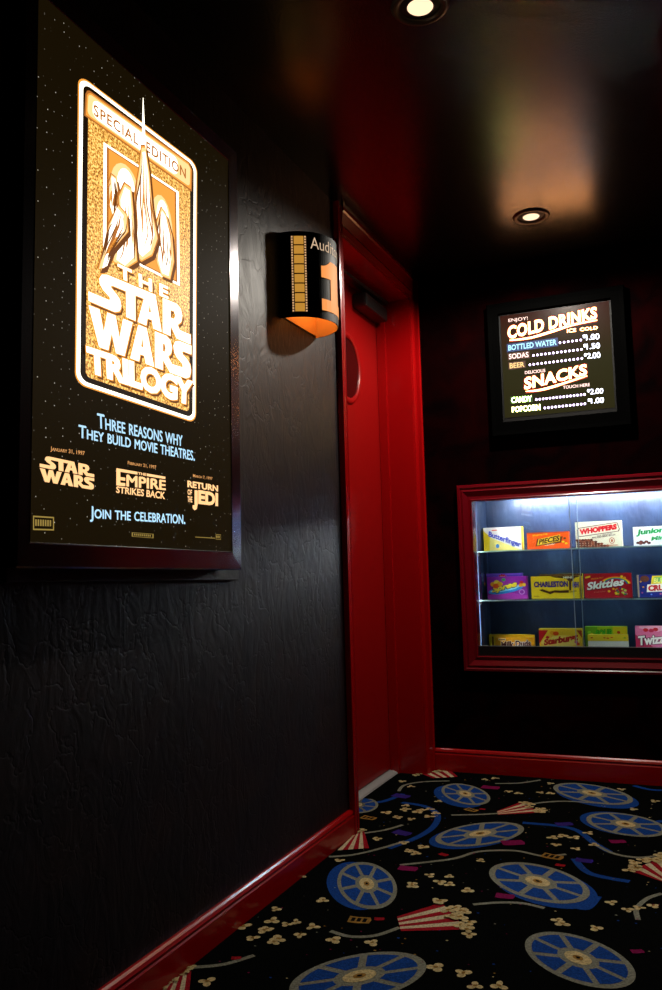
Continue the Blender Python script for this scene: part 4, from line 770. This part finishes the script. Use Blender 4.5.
for i in range(10):
    a0, a1 = 2 * math.pi * i / 10, 2 * math.pi * (i + 1) / 10
    b.face([(KX0 + .03, D + .052 + .005 * math.cos(a0), KZT - .018 + .005 * math.sin(a0)), (KX1 - .03, D + .052 + .005 * math.cos(a0), KZT - .018 + .005 * math.sin(a0)),
            (KX1 - .03, D + .052 + .005 * math.cos(a1), KZT - .018 + .005 * math.sin(a1)), (KX0 + .03, D + .052 + .005 * math.cos(a1), KZT - .018 + .005 * math.sin(a1))], glow('added_slim_tube', (.9, .95, 1), 70))
b.box((KX0 + .02, D + .045, KZT - .012), (KX1 - .02, D + .059, KZT - .001), M_BLACK); b.build('light_tube', ca)
M_ADDED_STRIP = glow('added_white_strip', (.88, .94, 1.0), E_ADDED_STRIP)
for x0, x1 in ((KX0 - .024, KX0 - .017), (KX1 + .017, KX1 + .024)):     # unseen strips behind the stiles, added to light the carton fronts
    b = MB(); b.box((x0, D + .034, KZ0 + .03), (x1, D + .046, KZ1 - .02), M_ADDED_STRIP); b.build('added_light_strip', ca)
SH1, SH2 = .929, .7185
for z in (SH1, SH2):
    b = MB(); b.box((KX0 + .001, D + .046, z - .006), (KX1 - .001, D + KD - .002, z), M_SHELFGLASS)
    b.box((KX0 + .001, D + .0440, z - .006), (KX1 - .001, D + .0459, z), M_SHELFEDGE)
    b.build('shelf', ca)
b = MB(); b.box((KX0 + .001, D + .001, KZ0), (KX1 - .001, D + .030, KZ0 + .012), M_BLACK); b.box((KX0 + .001, D + .001, KZ0 + .012), (KX1 - .001, D + .004, KZ0 + .040), M_BLACK)
b.box((KX0 + .001, D + .027, KZ0 + .012), (KX1 - .001, D + .030, KZ0 + .040), M_BLACK); b.box((KX0 + .001, D + .0005, KZ0 + .040), (KX1 - .001, D + .004, KZ0 + .0415), M_ALU)
b.build('door_track', ca)
for x0, x1, y0 in ((KX0 + .002, .657, D + .019), (.628, KX1 - .002, D + .010)):
    b = MB(); b.box((x0, y0, KZ0 + .014), (x1, y0 + .0045, KZ1 - .001), M_GLASS)
    pane = b.build('glass_door', ca)
    b = MB(); ex = x1 if x1 < 1 else x0
    b.box((ex - .0012, y0 - .0004, KZ0 + .014), (ex + .0012, y0 + .005, KZ1 - .001), mat('ground_glass_edge', (.30, .36, .42), rough=.3)); b.build('pane_edge', pane)
for z in (SH1, SH2): # clear shelf clips on the left side
    b = MB(); b.box((KX0 + .0, D + .050, z - .020), (KX0 + .008, D + .064, z - .006), M_BLACKPLASTIC); b.build('shelf_clip', ca)
b = MB(); b.box((KX0 + .006, D + .058, SH2), (KX0 + .009, D + .072, SH2 + .118), M_ACRYLIC); b.box((KX0 + .022, D + .058, SH2 + .06), (KX0 + .025, D + .072, SH2 + .118), M_ACRYLIC); b.box((KX0 + .006, D + .058, SH2 + .115), (KX0 + .025, D + .072, SH2 + .118), M_ACRYLIC)
b.build('acrylic_clip', ca)

# ================================================================== CANDY BOXES
BX = {n: (x0, x1, zb, zt) for n, x0, x1, zb, zt in DATA['case']['boxes']}
FL = KZ0 + .0005
def candy(key, z0, depth, yf, side, label, draw, h=None, tilt=0.):
    x0, x1, zb, zt = BX[key]; x0 = max(x0, KX0 + .003); hgt = h or (zt - zb if z0 > .6 else zt - z0)
    r = empty('candy_box', ((x0 + x1) / 2, D + yf, z0)); tag(r, label, 'candy box', 'candy boxes in the display case')
    b = MB(); b.box((x0, D + yf, z0 + .0005), (x1, D + yf + depth, z0 + hgt), side); b.build('carton', r, bevel=.0012)
    b = MB(); lv = [0]
    def to3(k): return lambda u, v: (x0 + (x1 - x0) * u, D + yf - .0003 - .00012 * k, z0 + .0008 + (hgt - .0008) * v)
    class Art:
        def p(s, loop, c): lv[0] += 1; b.poly([loop], to3(lv[0]), c)
        def t(s, txt, q, c, w=.03, arch=0., sp=1.): lv[0] += 1; put_text(b, txt, q, to3(lv[0]), c, w, arch=arch, space=sp)
        def balls(s, pts, r, cols, asp):
            for i, (u, v) in enumerate(pts):
                lv[0] += .02; b.poly([ell(u, v, r, r * asp, 12)], to3(lv[0]), cols[i % len(cols)])
    draw(Art())
    b.build('front_print', r)
    return r
R_ = lambda u0, v0, u1, v1: rect(u0, v0, u1, v1)
def Q(u0, v0, u1, v1, sl=0., sk=0.): return [(u0, v0), (u1, v0 + sl), (u1 + sk, v1 + sl), (u0 + sk, v1)]
WH, YE, RE, BR = ink(250, 246, 232), ink(248, 214, 40), ink(206, 26, 34), ink(74, 32, 16)
OR, BL, GR, PU = ink(240, 84, 16), ink(40, 60, 190), ink(20, 150, 70), ink(150, 40, 160)
BKK, CRM, LIM_, PK = ink(20, 16, 16), ink(246, 236, 204), ink(150, 196, 40), ink(226, 90, 140)
MA, DB, GO, VI = ink(150, 14, 30), ink(30, 40, 130), ink(246, 170, 24), ink(88, 60, 180)

def d_butter(a):
    a.p(R_(0, 0, 1, 1), WH); a.p([(0, 0), (.62, 0), (.16, .62), (0, .86)], YE); a.p([(.14, .0), (.95, .0), (.95, .03), (.16, .58)], ink(252, 236, 130))
    a.t('Butterfinger', [(.12, .56), (.97, .04), (.99, .34), (.14, .86)], BL, .035); a.p(R_(.22, .86, .36, .90), OR); a.p(ell(.36, .2, .05, .09, 14), ink(80, 150, 210))
def d_butter_rear(a): a.p(R_(0, 0, 1, 1), YE); a.p(R_(.08, 0, .97, 1), WH); a.p(R_(.3, .90, .42, .94), OR)
def d_pieces(a):
    a.p(R_(0, 0, 1, 1), OR); a.p(R_(0, .93, 1, 1), ink(200, 60, 10)); a.p([(.20, .18), (.80, .34), (.86, .72), (.24, .62)], ink(110, 40, 14))
    a.p([(.24, .24), (.78, .44), (.80, .84), (.28, .60)], ink(244, 200, 60)); a.t('PIECES', [(.27, .28), (.77, .46), (.79, .80), (.30, .58)], BR, .045)
    a.t('PEANUT BUTTER', [(.14, .76), (.5, .84), (.5, .93), (.14, .86)], YE, .01); a.balls([(.86, .4), (.90, .6), (.83, .22), (.93, .3)], .035, [YE, BR, OR, YE], 1.6)
    a.t('candy', [(.42, .16), (.66, .24), (.66, .34), (.42, .26)], CRM, .01)
def d_whop(a):
    a.p(R_(0, 0, 1, 1), CRM); a.p([(.05, .46), (.10, .42), (.94, .58), (.96, .66), (.92, .92), (.86, .93), (.08, .78), (.04, .70)], ink(120, 90, 80)); a.p([(.06, .48), (.10, .45), (.92, .60), (.94, .68), (.90, .90), (.85, .90), (.09, .75), (.06, .69)], CRM)
    a.t('WHOPPERS', [(.09, .50), (.90, .66), (.90, .88), (.09, .72)], ink(224, 20, 30), .075, .0)
    a.t('THE ORIGINAL', [(.46, .42), (.80, .50), (.80, .54), (.46, .46)], BR, .01); a.t('MALTED MILK BALLS', [(.36, .34), (.86, .44), (.86, .50), (.36, .40)], BR, .02)
    pts = [(u, v) for v in (.05, .13, .21, .29) for u in [.03 + .062 * i + (.03 if int(v * 100) % 2 else 0) for i in range(12)] if u < .80 - v * 1.5 and u > .02]
    a.balls(pts, .036, [ink(104, 46, 24), ink(140, 76, 48), ink(84, 34, 18)], 1.35)
    a.p(ell(.78, .24, .06, .12, 16), ink(190, 90, 50)); a.p(ell(.78, .24, .045, .095, 16), CRM); a.p(ell(.78, .24, .022, .06, 12), ink(190, 90, 50)); a.p(R_(.68, .05, .9, .08), ink(200, 120, 70))
def d_mints(a):
    a.p(R_(0, 0, 1, 1), ink(248, 250, 248)); a.t('Junior', [(.06, .48), (.68, .58), (.72, .96), (.10, .86)], GR, .055); a.t('Mints', [(.40, .24), (.84, .34), (.86, .56), (.42, .46)], GR, .05)
    a.balls([(.10, .16), (.17, .22), (.23, .15), (.29, .21), (.35, .14), (.16, .12)], .045, [ink(84, 40, 34), ink(120, 60, 50)], 1.5)
def d_spree(a):
    a.p(R_(0, 0, 1, 1), PU); a.p([(0, 0), (1, 0), (1, .14), (.5, .30), (0, .16)], ink(190, 60, 180)); a.p(ell(.46, .42, .46, .17, 26, rot=.32), ink(40, 150, 220)); a.p(ell(.45, .45, .40, .10, 26, rot=.32), ink(150, 224, 240))
    a.t('Spree', [(.08, .18), (.74, .44), (.78, .86), (.16, .56)], ink(40, 30, 110), .12); a.t('Spree', [(.09, .21), (.73, .47), (.77, .84), (.16, .54)], ink(252, 226, 60), .055); a.balls([(.15, .66), (.24, .74), (.32, .66), (.22, .58)], .075, [GO, ink(252, 210, 70), GO, OR], 1.5)
    a.balls([(.86, .72), (.92, .62), (.84, .60)], .05, [RE, YE, GO], 1.6); a.balls([(.42, .86)], .05, [ink(60, 180, 90)], 1.4); a.p(ell(.86, .30, .075, .12, 16), ink(214, 150, 214)); a.p(ell(.86, .30, .05, .08, 14), PU)
def d_spree_rear(a):
    a.p(R_(0, 0, 1, 1), VI); a.p(R_(0, .92, 1, 1), ink(130, 100, 210))
    a.p([(.45 + (.14 if i % 2 else .09) * math.cos(i * math.pi / 9), .86 + (.13 if i % 2 else .09) * math.sin(i * math.pi / 9)) for i in range(18)], RE); a.t('NEW', [(.39, .83), (.51, .83), (.51, .90), (.39, .90)], YE, .02)
def d_chew(a):
    a.p(R_(0, 0, 1, 1), ink(244, 206, 28)); a.p([(.40, 1), (1, 1), (1, .94), (.92, .90), (.84, .72), (.83, .34), (.79, .34), (.79, .74), (.74, .88), (.5, .93)], BR)
    a.p([(.16, .38), (.24, .42), (.38, .30), (.5, .36), (.60, .34), (.78, .36), (.78, .24), (.58, .24), (.48, .26), (.40, .18), (.24, .30)], BR)
    a.t('CHARLESTON', [(.06, .50), (.77, .50), (.77, .78), (.06, .76)], ink(64, 34, 120), .06); a.t('CHEWS', [(.86, .46), (.995, .46), (.995, .72), (.86, .72)], ink(80, 50, 140), .06)
    a.t('MINI', [(.68, .88), (.86, .88), (.86, .97), (.68, .97)], WH, .03); a.t('Vanilla', [(.80, .24), (.94, .28), (.94, .36), (.80, .32)], BR, .01); a.p(R_(.05, .08, .16, .12), ink(200, 150, 20))
def d_chew_rear(a): a.p(R_(0, 0, 1, 1), ink(240, 200, 30)); a.p(R_(0, .9, 1, 1), BR)
def d_skit(a):
    a.p(R_(0, 0, 1, 1), ink(176, 16, 32)); cols = [ink(226, 60, 40), GO, YE, ink(70, 170, 70), ink(50, 90, 180)]
    for k, c in enumerate(cols):
        r = .34 - k * .022
        a.p(ell(.66, .52, r, r * 1.05, 16, .1, 2.6) + list(reversed(ell(.66, .52, r - .022, (r - .022) * 1.05, 16, .1, 2.6))), c)
    a.t('Skittles', [(.05, .28), (.82, .46), (.88, .80), (.09, .62)], ink(110, 8, 20), .05); a.t('Skittles', [(.05, .31), (.82, .49), (.87, .82), (.08, .64)], WH, .035)
    a.p([(.03, .80), (.14, .85), (.14, .92), (.03, .87)], YE); a.t('ORIGINAL FRUIT', [(.15, .74), (.42, .80), (.42, .86), (.15, .80)], GO, .01)
    pts = [(rnd.uniform(.60, .88), rnd.uniform(.12, .40)) for _ in range(26)]; a.balls(pts, .026, [YE, ink(60, 150, 60), GO, ink(90, 40, 130), RE, ink(200, 210, 90)], 1.7); a.balls([(.52, .26), (.80, .86), (.86, .8)], .03, [YE, YE, GO], 1.6)
    a.t('BITE SIZE CANDIES', [(.2, .20), (.44, .24), (.44, .28), (.2, .24)], ink(230, 160, 120), .0)
def d_crunch(a):
    a.p(R_(0, 0, 1, 1), DB); a.p(R_(0, 0, .04, 1), ink(170, 150, 120)); a.p(ell(.17, .82, .10, .15, 16), ink(110, 60, 40)); a.p([(.30, .58), (.9, .62), (.96, .94), (.34, .96)], ink(230, 210, 40)); a.p([(.36, .66), (.9, .68), (.9, .86), (.38, .88)], ink(90, 180, 90))
    a.t('BUNCHA', [(.36, .62), (.9, .66), (.9, .88), (.38, .84)], ink(250, 240, 120), .03); a.p([(.20, .22), (.98, .28), (.98, .64), (.22, .56)], WH); a.t('CRUNCH', [(.23, .26), (.96, .32), (.96, .58), (.24, .53)], RE, .065)
    a.balls([(.1, .2), (.13, .45), (.3, .12), (.5, .14), (.08, .7)], .022, [PK, GO, ink(120, 160, 230)], 1.6)
def d_duds(a):
    a.p(R_(0, 0, 1, 1), GO); a.p(R_(0, 0, 1, .12), ink(240, 140, 20)); a.t('Milk Duds', [(.14, .30), (.92, .38), (.92, .86), (.14, .74)], WH, .09); a.t('Milk Duds', [(.15, .32), (.91, .40), (.91, .84), (.15, .72)], ink(86, 30, 20), .035); a.p(R_(.08, .80, .27, .92), WH); a.p(R_(.10, .83, .25, .89), ink(150, 70, 30))
def d_duds_rear(a): a.p(R_(0, 0, 1, 1), ink(250, 206, 40)); a.p(R_(0, .95, 1, 1), ink(250, 180, 30)); a.p(R_(0.06, 0, .10, .9), ink(120, 70, 16))
def d_star(a):
    a.p(R_(0, 0, 1, 1), ink(250, 208, 50)); a.p([(0, .38), (.0, .93), (.22, .93)], RE); a.p([(1, .62), (1, .93), (.88, .93)], ink(190, 70, 30)); a.p(ell(.50, .48, .46, .24, 30, rot=.16), ink(252, 226, 110))
    a.t('Starburst', [(.10, .30), (.90, .52), (.92, .84), (.12, .56)], ink(200, 24, 22), .06); a.balls([(.32, .82), (.40, .80), (.25, .70)], .07, [GO, OR, ink(250, 190, 60)], 1.2); a.balls([(.2, .64), (.86, .46), (.9, .38)], .045, [RE, PK, OR], 1.2); a.t('FRUIT CHEWS', [(.2, .10), (.8, .14), (.8, .22), (.2, .18)], RE, .02)
def d_sour(a):
    a.p(R_(0, 0, 1, 1), ink(166, 196, 36)); a.p([(0, 0), (.26, 0), (.30, 1), (0, 1)], ink(110, 170, 40)); a.p([(.72, 0), (1, 0), (1, 1), (.66, 1)], ink(226, 206, 40)); a.t('SOUR', [(.24, .56), (.66, .60), (.68, .92), (.26, .88)], ink(20, 90, 30), .09); a.t('SOUR', [(.24, .58), (.66, .62), (.67, .90), (.26, .86)], ink(60, 176, 50), .04)
    a.balls([(.10, .78), (.16, .70), (.80, .78), (.88, .68), (.84, .60)], .04, [ink(150, 220, 60), YE, RE, GO, OR], 1.4)
def d_twiz(a):
    a.p(R_(0, 0, 1, 1), ink(232, 120, 160)); a.p([(0, 0), (.6, 0), (.1, .6), (0, .7)], ink(206, 50, 90)); a.p([(.1, .92), (.5, .8), (1, .98), (1, 1), (.1, 1)], ink(250, 180, 200)); a.balls([(.24, .86), (.36, .84), (.46, .88)], .06, [RE, ink(200, 40, 80), RE], 1.1)
    a.t('Twizzlers', [(.06, .28), (1.3, .48), (1.3, .84), (.08, .66)][:], ink(90, 20, 50), .10); a.t('Twizzlers', [(.06, .30), (1.3, .50), (1.3, .82), (.08, .64)], WH, .045); a.t('CHERRY', [(.3, .12), (.7, .16), (.7, .24), (.3, .20)], WH, .02)
def d_twiz_in(a):
    a.p(R_(0, 0, 1, 1), ink(232, 120, 160)); a.p([(0, 0), (.6, 0), (.1, .6), (0, .7)], ink(206, 50, 90)); a.p([(.1, .92), (.5, .8), (1, .98), (1, 1), (.1, 1)], ink(250, 180, 200)); a.balls([(.24, .86), (.36, .84), (.46, .88)], .06, [RE, ink(200, 40, 80), RE], 1.1)
    a.t('Twizzlers', [(.05, .28), (.97, .42), (.97, .80), (.06, .66)], ink(90, 20, 50), .10); a.t('Twizzlers', [(.05, .30), (.97, .44), (.97, .78), (.06, .64)], WH, .04); a.t('CHERRY', [(.3, .10), (.7, .14), (.7, .22), (.3, .18)], WH, .02)
def d_flat(c, dots):
    def f(a):
        a.p(R_(0, 0, 1, 1), c)
        if dots: a.balls([(.10, .5), (.42, .5), (.50, .45), (.60, .55), (.92, .5)], .035, [RE, ink(200, 60, 30), RE, OR, ink(120, 170, 50)], 2.6)
    return f
candy('butter_rear', SH1, .030, .165, YE, 'yellow edged candy box behind the white box with blue lettering, top shelf', d_butter_rear)
candy('butter', SH1, .030, .130, YE, 'white candy box with yellow corner and diagonal blue lettering, leftmost on the top shelf', d_butter)
candy('pieces', SH1, .032, .130, OR, 'small orange candy box on the top shelf of the display case', d_pieces)
candy('whoppers', SH1, .036, .130, CRM, 'cream candy box with red lettering over brown balls on the top shelf', d_whop)
candy('mints', SH1, .030, .130, WH, 'white candy box with green lettering at the right of the top shelf', d_mints)
candy('spree_rear', SH2, .028, .165, VI, 'violet candy box with a red burst, standing behind the purple box on the middle shelf', d_spree_rear)
candy('spree', SH2, .032, .130, PU, 'purple candy box with a blue swoosh at the left of the middle shelf', d_spree)
candy('chew_rear', SH2, .028, .160, YE, 'yellow candy box half hidden behind the brown-swooshed yellow box, middle shelf', d_chew_rear)
candy('chew', SH2, .030, .130, YE, 'yellow candy box with brown swoosh and purple lettering on the middle shelf', d_chew)
candy('skittles', SH2, .034, .130, ink(150, 14, 30), 'dark red candy box with white lettering and a rainbow on the middle shelf', d_skit)
candy('crunch', SH2, .032, .130, DB, 'blue candy box with red lettering on a white band, middle shelf', d_crunch)
candy('duds_rear', FL, .024, .190, YE, 'rearmost of three yellow candy boxes at the left of the case floor', d_duds_rear)
candy('duds_mid', FL, .024, .160, YE, 'middle one of three yellow candy boxes at the left of the case floor', d_duds_rear)
candy('duds', FL, .026, .130, GO, 'orange yellow candy box with brown lettering, foremost of three on the case floor', d_duds)
candy('star', FL, .032, .130, YE, 'yellow candy box with slanted red lettering and a red corner on the case floor', d_star)
candy('sour', FL, .030, .170, LIM_, 'lime green and yellow upright candy box behind the flat stacked boxes', d_sour)
candy('twiz', FL, .032, .130, PK, 'pink candy box with big white lettering at the right of the case floor', d_twiz_in)
zf = FL
for c, dots, lab in ((ink(236, 200, 60), False, 'dull yellow candy box lying flat at the bottom of the stack of three'), (ink(246, 240, 224), False, 'white candy box lying flat in the middle of the stack of three'), (ink(248, 216, 50), True, 'bright yellow candy box lying flat on top of the stack of three')):
    candy('flat1', zf, .036, .130, c, lab, d_flat(c, dots), h=.026); zf += .0265
